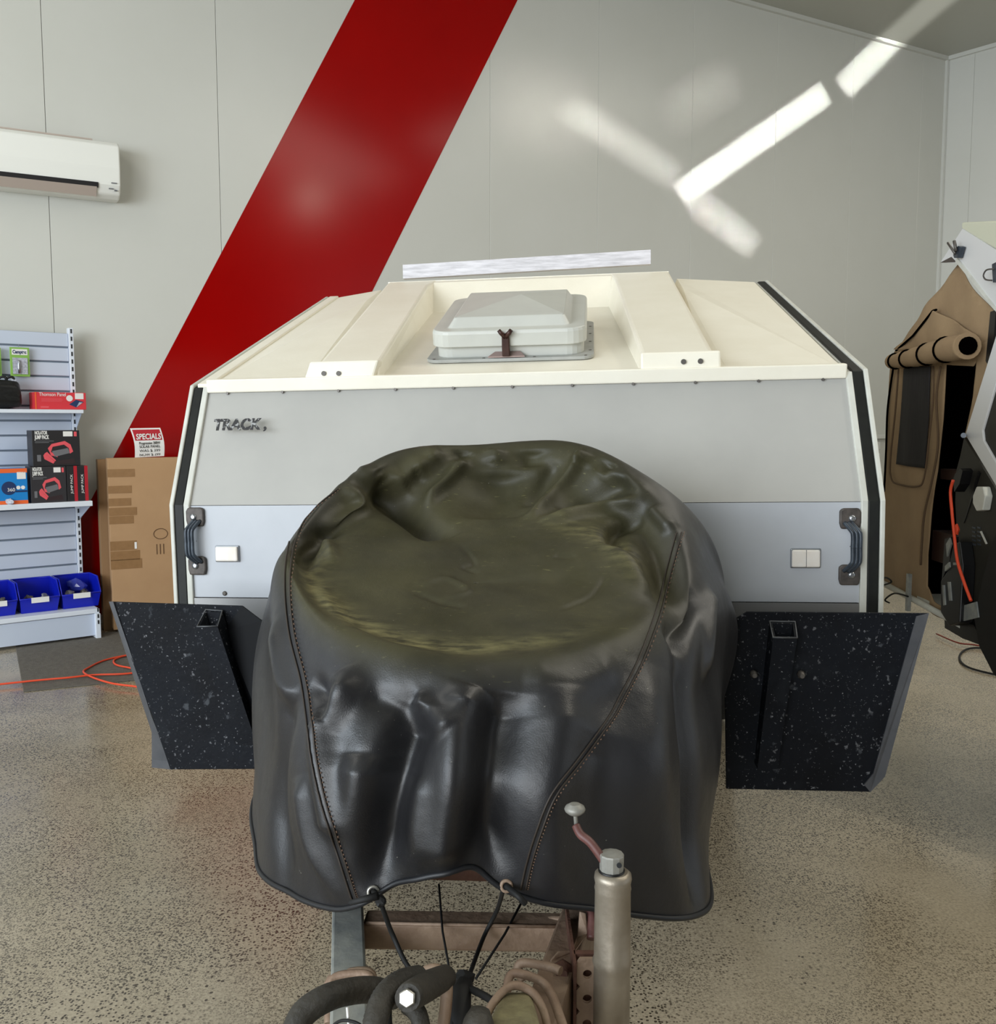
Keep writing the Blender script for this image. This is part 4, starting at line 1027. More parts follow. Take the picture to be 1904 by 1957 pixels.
holeplate('perforated_bracket', 1102, 1143, 1832, 1985, YB, [1862, 1909, 1957], M['rust'])
W('hole_shade_plate', MB().box((V(1100, 1840, YB)[0], YB+.02, V(1096, 1990, YB)[2]), (V(1146, 1840, YB)[0], YB+.03, V(1096, 1838, YB)[2])), M['rust2'])  # dark plate added so the bracket's holes look shaded, not floor-bright
W('bracket_web', MB().box((V(1096, 1840, YB)[0], YB-.004, V(1096, 1990, YB)[2]), (V(1102, 1840, YB)[0], YB+.16, V(1096, 1838, YB)[2])), M['rust2'])
# jockey wheel
JY = 1.25
top = V(1168, 1640, JY); ax_x, ax_y = top[0], top[1]
zt1 = V(1168, 1686, JY-.02)[2]
jx = ax_x+.003
tube_r = V(1206, 1800, JY)[0]-V(1171, 1800, JY)[0]
jockey = W('jockey_wheel', MB().lathe((jx, ax_y, 0), (0, 0, 1), [(tube_r, .22), (tube_r, V(0, 1852, JY-.02)[2]-.006), (tube_r+.0022, V(0, 1852, JY-.02)[2]), (tube_r, V(0, 1852, JY-.02)[2]+.006), (tube_r*.97, zt1-.022), (tube_r*1.0, zt1-.018), (tube_r*.96, zt1-.012), (tube_r*1.02, zt1-.004), (tube_r*.99, zt1+.002), (tube_r*.80, zt1+.006)], 40), M['jockey'])
zc0 = zt1; zc1 = V(1168, 1631, JY)[2]
r_c = tube_r*.64
capj = W('cap', MB().lathe((jx-.002, ax_y, 0), (0, 0, 1), [(r_c, zc0+.006), (r_c*1.02, zc0+.008), (r_c*1.05, zc1-.002), (r_c*.98, zc1), (r_c*.3, zc1+.0005)], 12, smooth=False), M['jcap'], jockey)
W('cap_hole', MB().lathe((jx+.006, ax_y-r_c*.99, zc0+.022), (.1, -1, 0), [(.0035, 0), (.0035, .002)], 12), M['slot'], capj)
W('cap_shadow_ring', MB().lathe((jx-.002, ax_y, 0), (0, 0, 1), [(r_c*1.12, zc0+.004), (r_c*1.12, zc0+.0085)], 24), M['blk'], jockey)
kb = V(1099, 1545, JY+.03)
W('crank', MB().tube(cr([np.array([jx-.012, ax_y, zc1-.012]), V(1130, 1612, JY+.01), V(1110, 1595, JY+.02), V(1101, 1578, JY+.03)], 6), [.0062]*19, 10), M['paintred'], jockey)
W('crank_pin', MB().tube([V(1102, 1584, JY+.03), V(1100, 1560, JY+.03), V(1099, 1545, JY+.03)], .003, 8), M['jcap'], jockey)
W('knob', MB().lathe(kb+np.array([0, 0, -.006]), (0, 0, 1), [(.003, -.003), (.009, -.002), (.0135, .002), (.0148, .005), (.0130, .009), (.008, .012), (.0075, .0125), (.003, .0118)], 28), M['jcap'], jockey)
W('inner_tube', MB().lathe((jx, ax_y, 0), (0, 0, 1), [(tube_r*.8, .14), (tube_r*.8, .23)], 20), M['galv'], jockey)
for s in (-1, 1): W('fork', MB().box((jx+s*.032-.003, ax_y-.02, .08), (jx+s*.032+.003, ax_y+.02, .16)), M['galv'], jockey)
W('fork_bridge', MB().box((jx-.035, ax_y-.02, .16), (jx+.035, ax_y+.02, .166)), M['galv'], jockey)
W('roller', MB().lathe((jx-.026, ax_y, .088), (1, 0, 0), [(.05, 0), (.085, .004), (.087, .026), (.085, .048), (.05, .052)], 28), M['tyre'], jockey)
W('clamp', MB().box((V(1147, 1840, JY)[0], ax_y-.0, V(0, 1940, JY)[2]), (jx, ax_y+.03, V(0, 1840, JY)[2])), M['rust2'], jockey)
# ---- hoses and leads at the coupling
W('rubber_hose', MB().tube(cr(px((560, 1990, 1.02), (578, 1940, 1.04), (625, 1907, 1.06), (680, 1893, 1.10), (722, 1893, 1.13), (752, 1905, 1.16)), 8), .0155, 14), M['hose'])
hp = cr(px((712, 2000, 1.0), (718, 1950, 1.02), (735, 1905, 1.05), (765, 1878, 1.09), (800, 1868, 1.13)), 12)
hr = [.0135+.0012*(i % 2) for i in range(len(hp))]
W('corrugated_hose', MB().tube(hp, hr, 14), M['hose'])
pth = px((850, 1868, 1.20), (815, 1885, 1.12), (785, 1903, 1.05), (779, 1907, 1.035))
lockp = W('lock_barrel', MB().tube(pth, [.016, .018, .0165, .015], 18), M['hose'])
dd_ = pth[-1]-pth[-2]; dd_ /= np.linalg.norm(dd_)
W('silver_end', MB().lathe(pth[-1], dd_, [(.0105, 0), (.0105, .004), (.009, .0055)], 6), M['eyelet'], lockp)
W('bent_strap', MB().tube(cr(px((795, 1868, 1.20), (828, 1853, 1.2), (852, 1870, 1.19), (852, 1925, 1.17), (842, 1990, 1.15)), 8), .008, 8), M['rust'])
W('cable', MB().tube(cr(px((700, 1990, 1.1), (690, 1960, 1.12), (660, 1950, 1.13), (640, 1957, 1.14), (625, 1975, 1.15)), 6), .002, 6), M['cord'])
W('cable', MB().tube(cr(px((745, 1990, 1.1), (742, 1930, 1.15), (752, 1900, 1.2)), 6), .005, 8), M['cord'])
W('cable', MB().tube(cr(px((810, 1990, 1.12), (800, 1940, 1.14), (780, 1920, 1.16)), 6), .012, 10), M['hose'])
W('cable_plug', MB().tube(px((888, 1880, 1.24), (880, 1900, 1.22), (878, 1940, 1.2), (885, 1990, 1.18)), [.012, .015, .016, .018], 12), M['cord'])
W('safety_cable', MB().tube(cr(px((895, 1888, 1.23), (920, 1900, 1.2), (945, 1915, 1.18)), 5), .005, 8), M['cord'])
W('safety_cable', MB().tube(cr(px((860, 1895, 1.23), (868, 1930, 1.2), (862, 1990, 1.17)), 5), .005, 8), M['cord'])
W('wood_chip_tag', MB().tube(px((664, 1925, 1.14), (667, 1960, 1.13)), .002, 5), M['paper'])
W('rubber_boot', MB().tube(px((912, 1990, 1.05), (915, 1950, 1.07), (918, 1930, 1.08)), [.022, .018, .012], 12), M['hose'])

# ================================================================== COVER OVER THE SPARE WHEEL
C0 = (905, 1105, 1.71)
ringC = [(1225,1110,1.74),(1200,1165,1.62),(1130,1205,1.53),(1030,1232,1.48),(910,1245,1.46),(790,1235,1.47),(690,1205,1.51),(615,1155,1.59),(588,1095,1.70),(620,1050,1.80),(690,1015,1.88),(790,1000,1.93),(910,996,1.95),(1030,996,1.93),(1130,1012,1.88),(1200,1055,1.81)]
ringD = [(1322,1130,1.76),(1300,1230,1.60),(1215,1285,1.48),(1080,1320,1.40),(910,1330,1.37),(760,1315,1.39),(640,1270,1.45),(560,1190,1.56),(530,1085,1.72),(578,1008,1.86),(655,925,1.98),(785,866,2.10),(940,850,2.14),(1095,854,2.12),(1208,900,2.02),(1292,1005,1.90)]
ringF = [(1340,1600,1.85),(1357,1732,1.52),(1225,1748,1.40),(985,1708,1.34),(885,1656,1.33),(770,1686,1.34),(645,1736,1.385),(520,1688,1.50),(488,1620,1.66),(502,1500,1.90),None,None,None,None,None,(1335,1470,2.12)]
ringE = [(1388,1240,1.92),(1330,1400,1.58),(1240,1470,1.40),(1060,1490,1.335),(890,1500,1.31),(735,1490,1.33),(610,1470,1.39),(535,1400,1.52),(503,1330,1.70),(503,1190,1.95),None,None,None,None,(1352,1090,2.08),(1400,1160,2.04)]
Dw = [V(*p) for p in ringD]; Cw = [V(*p) for p in ringC]
Ew, Fw = [], []
for i in range(16):
    if ringE[i]: Ew.append(V(*ringE[i]))
    else:
        p = Dw[i].copy(); p[1] = min(p[1]+.10, 2.24); p[2] -= .16; p[0] *= 1.06; Ew.append(p)
    if ringF[i]: Fw.append(V(*ringF[i]))
    else:
        p = Dw[i].copy(); p[1] = 2.28 if i > 10 else 2.15; p[2] = .74; p[0] = p[0]*1.1; Fw.append(p)
c0 = V(*C0)
c0 = sum(Cw)/16+np.array([0, 0, -.012])
Bw = [c0+(p-c0)*.5+np.array([0, 0, 0]) for p in Cw]
Mw = []
for i in range(16):
    p = (Cw[i]*.5+Dw[i]*.5)
    p = p + (np.array([0, -.010, .018]) if 1 <= i <= 8 else np.array([0, .035, -.025]))
    Mw.append(p)
NA, sub = 384, None
def per(P, n):      # periodic cubic through 16 points
    return np.array(cr(P, n//16, closed=True))
rings = [per([c0+(p-c0)*.004 for p in Cw]+[], NA), per(Bw, NA), per(Cw, NA), per(Mw, NA), per(Dw, NA), per(Ew, NA), per(Fw, NA)]
RT = [0, .15, .34, .44, .54, .76, 1.0]
rows = 190
G = np.zeros((rows, NA, 3))
rg = np.array(rings)
# smooth radial interpolation (centripetal-like: piecewise cubic with finite-difference tangents)
Tn = np.zeros_like(rg)
for k in range(7):
    if k == 0: Tn[k] = (rg[1]-rg[0])/(RT[1]-RT[0])
    elif k == 6: Tn[k] = (rg[6]-rg[5])/(RT[6]-RT[5])
    else:
        a = (rg[k]-rg[k-1])/(RT[k]-RT[k-1]); b_ = (rg[k+1]-rg[k])/(RT[k+1]-RT[k]); h0_, h1_ = RT[k]-RT[k-1], RT[k+1]-RT[k]
        Tn[k] = (a*h1_+b_*h0_)/(h0_+h1_)
tt = np.linspace(0, 1, rows)
for i, t in enumerate(tt):
    k = min(max([j for j in range(7) if RT[j] <= t+1e-9][-1], 0), 5); h = RT[k+1]-RT[k]; x = (t-RT[k])/h
    G[i] = (2*x**3-3*x**2+1)*rg[k]+(x**3-2*x**2+x)*h*Tn[k]+(-2*x**3+3*x**2)*rg[k+1]+(x**3-x**2)*h*Tn[k+1]
# normals
du = np.roll(G, -1, 1)-np.roll(G, 1, 1); dv = np.gradient(G, axis=0)
N = np.cross(du, dv); N /= (np.linalg.norm(N, axis=2, keepdims=True)+1e-9)
ctr = np.array([0, 1.85, .9]); flip = np.sign(np.sum(N*(G-ctr), axis=2).mean()); N *= flip
N[:24] = N[24:25].mean(axis=1, keepdims=True)
aa = (np.arange(NA)/NA*16)[None, :]; tv = tt[:, None]
def gauss(c, w):
    d = (aa-c+8) % 16-8; return np.exp(-(d/w)**2)
def sm(t, a, b):
    x = np.clip((t-a)/(b-a), 0, 1); return x*x*(3-2*x)
D = np.zeros((rows, NA))
def fold(a0, a1, w, amp, t0, t1, tr_=.06, end=None):
    c = a0+(a1-a0)*np.clip((tv-t0)/(t1-t0), 0, 1)
    env = sm(tv, t0-.0, t0+tr_)*(1-sm(tv, t1-tr_, t1) if (end is None) else 1)
    return amp*gauss(c, w)*env
bvh0 = BVHTree.FromPolygons([tuple(p) for p in G.reshape(-1, 3)], MB().grid(G, closed_u=True).f)
def basehit(x, y):
    d = Vector(ray(x, y)).normalized(); h = bvh0.ray_cast(Vector(CAM), d); return None if h[0] is None else np.array(h[0])
FOLDS = [   # (polyline on the cloth, width m, height m): ridges positive, hollows negative
 ([(678,905),(720,912),(769,918),(790,900),(835,872)], .020, .020), ([(655,930),(680,950),(686,969),(666,990),(612,1010)], .018, .018),
 ([(717,925),(779,974),(851,1026)], .034, -.038), ([(900,872),(875,895),(851,923),(830,945),(815,965)], .014, .018), ([(800,905),(775,930)], .02, -.012),
 ([(950,900),(950,990)], .06, -.020), ([(1115,866),(1093,907),(1060,945),(1036,969),(1012,992)], .015, .018), ([(1065,880),(1035,930),(1010,960)], .02, -.014),
 ([(1237,954),(1205,962),(1175,969),(1120,980),(1078,990),(1030,996)], .015, .017), ([(1205,915),(1129,954),(1078,974)], .024, -.020), ([(1135,900),(1200,915),(1240,950)], .014, .010),
 ([(1232,995),(1185,1010),(1175,1030),(1185,1052)], .018, -.018), ([(1245,970),(1285,1015)], .014, .012), ([(1150,1035),(1200,1075),(1235,1140)], .02, .008),
 ([(632,1024),(592,1048),(578,1085)], .018, -.014), ([(560,1060),(600,1035),(625,1040),(640,1075)], .012, .008), ([(610,1120),(650,1190),(740,1235),(860,1255)], .02, .006),
 ([(913,1314),(898,1350),(884,1400),(874,1489),(864,1570),(855,1650)], .034, .034), ([(948,1320),(940,1400),(930,1500),(925,1640)], .045, -.028), ([(800,1345),(775,1412),(752,1489),(733,1590),(725,1680)], .030, -.030),
 ([(790,1330),(825,1370),(860,1405)], .018, .014), ([(655,1283),(664,1320),(640,1355),(616,1400),(622,1480),(640,1560)], .026, .022), ([(590,1300),(628,1345),(618,1372)], .018, -.014),
 ([(700,1440),(690,1560),(700,1700)], .035, .018), ([(560,1320),(540,1430),(530,1560),(545,1680)], .030, -.014), ([(580,1480),(600,1600),(640,1700)], .022, .012),
 ([(800,1480),(795,1580),(800,1670)], .02, .010), ([(1062,1310),(1072,1437),(1050,1560),(1050,1700)], .045, .014), ([(1150,1400),(1140,1550),(1150,1720)], .05, -.012),
 ([(1240,1270),(1250,1400),(1265,1550),(1280,1720)], .05, .012), ([(1304,1211),(1310,1386),(1325,1540),(1335,1700)], .030, -.020), ([(1335,1125),(1300,1185),(1290,1240)], .022, -.016), ([(1360,1130),(1350,1200),(1345,1300)], .018, .012),
 ([(530,1190),(545,1290),(560,1340)], .02, .010), ([(700,1330),(760,1345),(800,1335)], .02, -.008), ([(1000,1290),(1100,1300),(1180,1270)], .03, .008),
 ([(950,858),(945,885)], .022, .014), ([(1118,868),(1108,890)], .020, .014), ([(888,862),(882,885)], .020, -.014), ([(1015,860),(1015,890)], .030, -.014), ([(1168,885),(1150,905)], .018, -.012), ([(720,900),(735,925)], .02, -.012), ([(835,862),(825,885)], .02, .010),
 ([(880,1040),(905,1075),(890,1085),(915,1095)], .007, -.003), ([(800,1120),(850,1105),(895,1130),(850,1142)], .008, .003), ([(790,1130),(840,1150),(890,1160)], .008, -.003), ([(1060,1060),(1080,1064),(1100,1062)], .008, -.003), ([(1070,1165),(1130,1140),(1160,1100)], .006, -.003)]
flatG = G.reshape(-1, 3)
for poly, wd, amp in FOLDS:
    S = [basehit(q[0], q[1]) for q in cr([(x, y, 0) for x, y in poly], 9)]
    S = [q for q in S if q is not None]
    if len(S) < 3: continue
    S = np.array(S); n_ = len(S); dm = np.full(len(flatG), 1e9); p_ = np.zeros(len(flatG))
    for q in range(n_-1):
        sg_ = S[q+1]-S[q]; L2_ = np.dot(sg_, sg_)+1e-12; tq = np.clip((flatG-S[q])@sg_/L2_, 0, 1)
        dq = ((flatG-S[q]-tq[:, None]*sg_)**2).sum(1); b_ = dq < dm; dm[b_] = dq[b_]; p_[b_] = ((q+tq)/(n_-1))[b_]
    end_ = np.where(S[-1][2] < .85, 1.0, np.clip((1-p_)/.22, 0, 1)); tap = np.minimum(np.clip(p_/.22+.15, 0, 1), end_+.1)
    D += (amp*1.35*tap*np.exp(-dm/wd**2)).reshape(rows, NA)
# unseen back of the skirt hangs in plain soft folds
D += .012*np.sin(aa/16*2*math.pi*14)*gauss(12.5, 3.0)*sm(tv, .70, .9)
for k in range(24):
    fa = rng.integers(2, 12); ft_ = rng.uniform(3, 10); ph = rng.uniform(0, 6.28)
    D += .0009*np.sin(fa*aa/16*2*math.pi+ft_*tv*3+ph)*sm(tv, .25, .5)
D *= 1-.65*sm(tv, .90, 1.0)
G2 = G+N*D[..., None]
mb = MB().grid(G2, closed_u=True)
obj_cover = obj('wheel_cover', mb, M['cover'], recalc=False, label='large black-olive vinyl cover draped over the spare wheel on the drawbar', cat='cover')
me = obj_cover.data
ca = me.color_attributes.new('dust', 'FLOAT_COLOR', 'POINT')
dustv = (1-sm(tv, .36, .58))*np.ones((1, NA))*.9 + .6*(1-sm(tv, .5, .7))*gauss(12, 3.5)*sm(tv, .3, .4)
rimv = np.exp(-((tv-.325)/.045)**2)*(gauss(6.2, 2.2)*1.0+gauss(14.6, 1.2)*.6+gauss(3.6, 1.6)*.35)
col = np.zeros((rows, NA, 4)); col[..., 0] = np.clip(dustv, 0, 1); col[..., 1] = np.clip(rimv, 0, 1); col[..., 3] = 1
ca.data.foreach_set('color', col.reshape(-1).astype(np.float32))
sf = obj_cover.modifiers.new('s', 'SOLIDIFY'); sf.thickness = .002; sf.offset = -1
bvh = BVHTree.FromPolygons([tuple(p) for p in G2.reshape(-1, 3)], mb.f)
def hit(px_, py_, off=.001):
    d = Vector(ray(px_, py_)).normalized(); h = bvh.ray_cast(Vector(CAM), d)
    if h[0] is None: return None
    n = h[1] if h[1].dot(d) < 0 else -h[1]
    return np.array(h[0]+n*off)
def drape(pts, n=10, off=.001):
    P = [np.array([p[0], p[1], 0]) for p in pts]; out = []
    for q in cr(P, n):
        h = hit(q[0], q[1], off)
        if h is not None: out.append(h)
    return out
hem = [G2[-1, j]+N[-1, j]*.001 for j in range(0, NA, 2)]
obj('hem', MB().tube(hem, .0045, 8, closed=True), mat('hem_binding', '15161a', .5), obj_cover)
sA_ = [(640, 935), (585, 985), (556, 1045), (550, 1120), (558, 1210), (580, 1300), (592, 1380), (600, 1450), (620, 1540), (650, 1630), (672, 1700), (680, 1722)]
sB_ = [(1298, 1018), (1282, 1080), (1258, 1170), (1225, 1260), (1190, 1330), (1165, 1375), (1110, 1450), (1058, 1520), (1030, 1590), (1012, 1650), (1000, 1700)]
thread = mat('seam_ridge', '2e261f', .6); stitch = mat('tan_thread', '6e5544', .7)
for nm, S in (('left', sA_), ('right', sB_)):
    for off in (-5, 5):
        P = drape([(x+off, y) for x, y in S], 14, .0012); 
        if len(P) > 3: obj('seam', MB().tube(P, .0016, 6), thread, obj_cover)
    P = drape([(x+9, y) for x, y in S], 30, .0028); mb = MB()
    for i in range(0, len(P)-2, 3): mb.tube([P[i], P[i+1]], .0009, 5)
    obj('stitching', mb, stitch, obj_cover)
# torn edge / eyelets with shock cord
e1 = hit(714, 1704, .002); e2 = hit(968, 1692, .002)
if e1 is None: e1 = V(714, 1704, 1.335)
if e2 is None: e2 = V(968, 1692, 1.33)
def ringp(c, ax, r, n=20):
    ax = Vector(ax).normalized(); x = ax.orthogonal().normalized(); y = ax.cross(x)
    return [np.array(Vector(c)+x*r*math.cos(2*math.pi*k/n)+y*r*math.sin(2*math.pi*k/n)) for k in range(n)]
obj('eyelet', MB().tube(ringp(e1, (0.1, -1, .25), .0075), .0026, 8, closed=True), M['eyelet'], obj_cover)
obj('eyelet', MB().tube(ringp(e2, (0.1, -1, .25), .0075), .0028, 8, closed=True), M['rust'], obj_cover)
k1 = V(668, 1726, 1.31); k2 = V(722, 1712, 1.31)
obj('cord_toggle', MB().tube([k1, (k1+k2)/2, k2], [.004, .005, .006], 8), M['cord'], obj_cover)
obj('tie_cord', MB().tube(cr([e1, V(726, 1722, 1.32), V(752, 1790, 1.34), V(790, 1858, 1.30), V(862, 1880, 1.25)], 6), .0038, 8), M['cord'], obj_cover)
obj('cord_knot', lump(V(727, 1722, 1.315), .0085, 77, 2, .2), M['cord'], obj_cover)
obj('tie_cord', MB().tube(cr([e2, V(990, 1712, 1.31), V(1004, 1727, 1.31)], 5), .0045, 8), M['cord'], obj_cover)
obj('tie_cord', MB().tube(cr([V(962, 1700, 1.34), V(950, 1740, 1.42), V(925, 1790, 1.42), V(895, 1870, 1.30)], 6), .0035, 8), M['cord'], obj_cover)
obj('tie_cord', MB().tube([V(839, 1690, 1.5), V(846, 1780, 1.42), V(864, 1880, 1.28)], .0018, 6), M['cord'], obj_cover)
obj('tie_cord', MB().tube([V(1010, 1700, 1.5), V(965, 1785, 1.42), V(910, 1870, 1.3)], .0022, 6), M['cord'], obj_cover)
obj('cord_knot', lump(V(886, 1872, 1.26), .014, 78, 2, .25), M['cord'], obj_cover)

# ================================================================== SECOND CAMPER AND ITS CANVAS ANNEX (right edge)
XT = 1.83
AT = Frame((XT, 3.6, 0), (0, 1, 0), (-1, 0, 0))        # s = along +Y, d = towards the room's left
def A_(x, y, d=0): return onp(x, y, (XT-d, 0, 0), (1, 0, 0))
XC = 1.80
def B_(x, y, d=0): return onp(x, y, (XC-d, 0, 0), (1, 0, 0))
tent = thing('canvas_annex', 'tan canvas tent annex hanging beside the dark camper at the right edge', 'tent', A_(1760, 1130)*np.array([1, 1, 0]))
def canv(name, poly, m, d=0, th=.004, par=None, nseg=22, amp=.006, sd=0):
    """gently waving cloth sheet from an outline: triangulated fine grid clipped to the polygon"""
    P = [A_(x, y, d) for x, y in poly]
    bm = bmesh.new(); vs = [bm.verts.new(p) for p in P]; f = bm.faces.new(vs)
    ys = [p[1] for p in P]; zs = [p[2] for p in P]
    for k in range(1, nseg):
        yy = min(ys)+(max(ys)-min(ys))*k/nseg; g_ = bm.faces[:]+bm.edges[:]+bm.verts[:]; bmesh.ops.bisect_plane(bm, geom=g_, plane_co=(0, yy, 0), plane_no=(0, 1, 0))
    for k in range(1, nseg):
        zz_ = min(zs)+(max(zs)-min(zs))*k/nseg; g_ = bm.faces[:]+bm.edges[:]+bm.verts[:]; bmesh.ops.bisect_plane(bm, geom=g_, plane_co=(0, 0, zz_), plane_no=(0, 0, 1))
    mb = MB(); bm.verts.index_update()
    vv = [np.array(v.co)+np.array([amp*(math.sin(v.co.y*17+v.co.z*2+sd)+.6*math.sin(v.co.y*31-v.co.z*5+sd*2)), 0, 0]) for v in bm.verts]
    fs = [tuple(v.index for v in f_.verts) for f_ in bm.faces]; bm.free()
    mb.add(vv, fs, True); o = obj(name, mb, m, par or tent)
    s_ = o.modifiers.new('s', 'SOLIDIFY'); s_.thickness = th; s_.offset = 0
    return o
canv('canvas_gable', [(1830, 505), (1713, 667), (1705, 692), (1862, 700), (1900, 640), (1894, 592)], M['canvas'], 0)
canv('rain_flap', [(1712, 668), (1786, 592), (1868, 640), (1850, 662), (1730, 668)], M['canvas'], .02, sd=2)
obj('flap_piping', MB().tube([A_(1713, 670, .025), A_(1745, 642, .026), A_(1783, 594, .026), A_(1790, 592, .026)], .005, 6), M['dark'], tent)
wallc = canv('canvas_wall', [(1706, 690), (1805, 690), (1800, 800), (1792, 900), (1778, 985), (1770, 1060), (1770, 1120), (1790, 1150), (1838, 1182), (1838, 1200), (1760, 1160), (1680, 1110), (1684, 1000), (1692, 900), (1698, 800)], M['canvas'], 0)
canv('mesh_window', [(1727, 700), (1779, 700), (1775, 800), (1766, 895), (1712, 887), (1720, 790)], M['mesh'], .012, par=wallc, amp=.004)
wp = [A_(x, y, .014) for x, y in ((1718, 700), (1712, 780), (1702, 880), (1704, 915), (1716, 925), (1752, 930), (1766, 915), (1776, 840), (1784, 760), (1784, 700))]
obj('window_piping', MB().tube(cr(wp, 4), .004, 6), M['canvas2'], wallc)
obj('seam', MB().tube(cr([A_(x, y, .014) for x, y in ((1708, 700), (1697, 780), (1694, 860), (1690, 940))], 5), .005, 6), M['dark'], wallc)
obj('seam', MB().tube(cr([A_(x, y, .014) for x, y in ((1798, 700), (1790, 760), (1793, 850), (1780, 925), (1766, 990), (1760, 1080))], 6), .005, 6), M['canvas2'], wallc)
canv('door_flap', [(1848, 690), (1868, 690), (1860, 760), (1845, 830), (1832, 920), (1836, 930), (1852, 850), (1895, 700), (1903, 640), (1868, 660)], M['canvas'], .004, amp=.003)
# rolled door
rp = cr([A_(1704, 691, .05), A_(1725, 688, .055), A_(1760, 680, .06), A_(1800, 670, .07), A_(1850, 661, .08)], 6)
rr_ = [.030+.022*i/len(rp)+.003*math.sin(i*1.3) for i in range(len(rp))]
roll = obj('rolled_door', MB().tube(rp, rr_, 18), M['canvas'], tent)
obj('roll_hollow', MB().tube([rp[-1]+np.array([-.0, -.006, 0]), rp[-1]+np.array([.0, .01, 0])], .034, 16), M['dark'], roll)
for i in (3, 8, 14, 19):
    c = rp[i]; t = rp[min(i+1, len(rp)-1)]-rp[i-1]; obj('tie_strap', MB().tube(ringp(c, t, rr_[i]+.004), .004, 6, closed=True), M['dark'], roll)
# interior: black sheet added to stand for its shade, with shelves
obj('interior_shade_sheet', MB().box((XT+.14, A_(1862, 900)[1], .60), (XT+.15, A_(1690, 900)[1]-.02, 1.72)), M['dark'], tent)
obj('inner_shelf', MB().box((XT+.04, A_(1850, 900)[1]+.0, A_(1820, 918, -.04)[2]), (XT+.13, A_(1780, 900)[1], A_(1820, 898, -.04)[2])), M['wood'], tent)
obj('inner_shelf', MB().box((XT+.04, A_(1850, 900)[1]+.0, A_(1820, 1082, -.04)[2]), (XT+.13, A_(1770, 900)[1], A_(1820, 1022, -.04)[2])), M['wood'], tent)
# skirting rail & clamp under the canvas
obj('skirt_pole', MB().tube([A_(1676, 1108, .02), A_(1840, 1196, .02)], .014, 8), M['whitetrim'], tent)
obj('bed_board', MB().prism([A_(1745, 1135, .0), A_(1840, 1178, 0), A_(1840, 1200, 0), A_(1745, 1150, 0)], (.2, 0, 0)), M['whitetrim'], tent)
obj('guy_bracket', MB().box((XT-.05, A_(1738, 1130, .04)[1]-.012, A_(1738, 1168, .04)[2]), (XT-.035, A_(1738, 1130, .04)[1]+.012, A_(1738, 1096, .04)[2])), M['galv'], tent)
obj('bungee', MB().tube(cr([A_(1736, 1140, .06), A_(1710, 1134, .06), A_(1692, 1146, .06), A_(1700, 1152, .05)], 6), .004, 6), M['cord'], tent)
obj('bungee', MB().tube(cr([A_(1682, 1108, .05), A_(1694, 1104, .06), A_(1704, 1112, .06), A_(1690, 1118, .05)], 6), .004, 6), M['cord'], tent)

c2 = thing('camper_trailer', 'white-topped dark camper cut off by the right edge of the picture', 'camper trailer', (XC+.5, 3.0, 0))
XW = 1.5
def bp(name, poly, m, d=0, depth=.05, par=None, **k):
    return obj(name, MB().prism([B_(x, y, d) for x, y in poly], (depth, 0, 0)), m, par or c2, **k)
bp('lid_side', [(1840, 437), (1930, 494), (1960, 700), (1904, 594), (1830, 503), (1798, 501)], M['campwhite'], .02, .06)
bp('lid_edge', [(1829, 493), (1904, 590), (1904, 596), (1826, 500)], M['whitetrim'], .026, .01)
bp('lid_top', [(1838, 425), (1945, 420), (1960, 510), (1838, 438)], M['camptop'], .018, .9, bevel=.006)
bp('corner_block', [(1797, 502), (1818, 491), (1828, 501)], M['handlebase'], .022, .05)
lt = bp('toggle_latch', [(1822, 487), (1831, 470), (1836, 472), (1830, 493), (1824, 493)], M['handle'], .045, .02)
obj('latch_arm', MB().tube([B_(1826, 485, .05), B_(1812, 464, .055)], .005, 6), M['rivet'], lt)
obj('latch_arm', MB().tube([B_(1828, 480, .05), B_(1824, 460, .055)], .006, 6), M['rivet'], lt)
obj('latch_loop', MB().tube(cr([B_(1900, 514, .05), B_(1886, 516, .055), B_(1880, 526, .055), B_(1884, 534, .055), B_(1896, 536, .05)], 5), .003, 6), M['rivet'], lt)
bp('toggle_latch', [(1896, 505), (1906, 500), (1906, 540), (1898, 540)], M['handle'], .045, .02)
# lower body
bp('black_post', [(1893, 596), (1904, 592), (1900, 640), (1890, 700), (1884, 690)], M['blk'], .01, .04)
side = bp('body_side', [(1843, 836), (1904, 935), (1990, 1100), (1990, 1200), (1880, 1200), (1858, 1140), (1836, 1090), (1830, 1030), (1826, 960), (1828, 900), (1836, 870)], M['campblack'], .0, .8)
bp('upper_dark_panel', [(1905, 690), (1879, 835), (1882, 850), (1960, 1010), (1990, 700)], M['campblack'], .012, .02)
bp('white_strip', [(1904, 640), (1845, 831), (1970, 1040), (1990, 1035), (1880, 842), (1878, 822), (1925, 660)], M['campwhite'], .02, .02, bevel=.003)
obj('strip_knob', MB().tube([B_(1842, 832, .02), B_(1842, 832, .06)], .010, 10), M['handle'], c2)
vt = bp('side_vent', [(1859, 948), (1866, 930), (1878, 930), (1883, 948), (1878, 975), (1866, 977), (1859, 962)], M['whitetrim'], .03, .03, par=side, bevel=.004)
bp('panel_joint', [(1870, 900), (1874, 904), (1846, 990), (1842, 1000)], M['blk'], .003, .003, par=side)
for r_ in range(5):
    for k in range(2): bp('printed_label', [(1858+10*k, 1006+8*r_), (1864+10*k, 1008+8*r_), (1864+10*k, 1011+8*r_), (1858+10*k, 1009+8*r_)], M['paper'] if False else M['handle'], .002, .002, par=side)
bp('white_pin', [(1873, 1016), (1875, 1015), (1886, 1039), (1884, 1040)], M['whitetrim'], .01, .004, par=side)
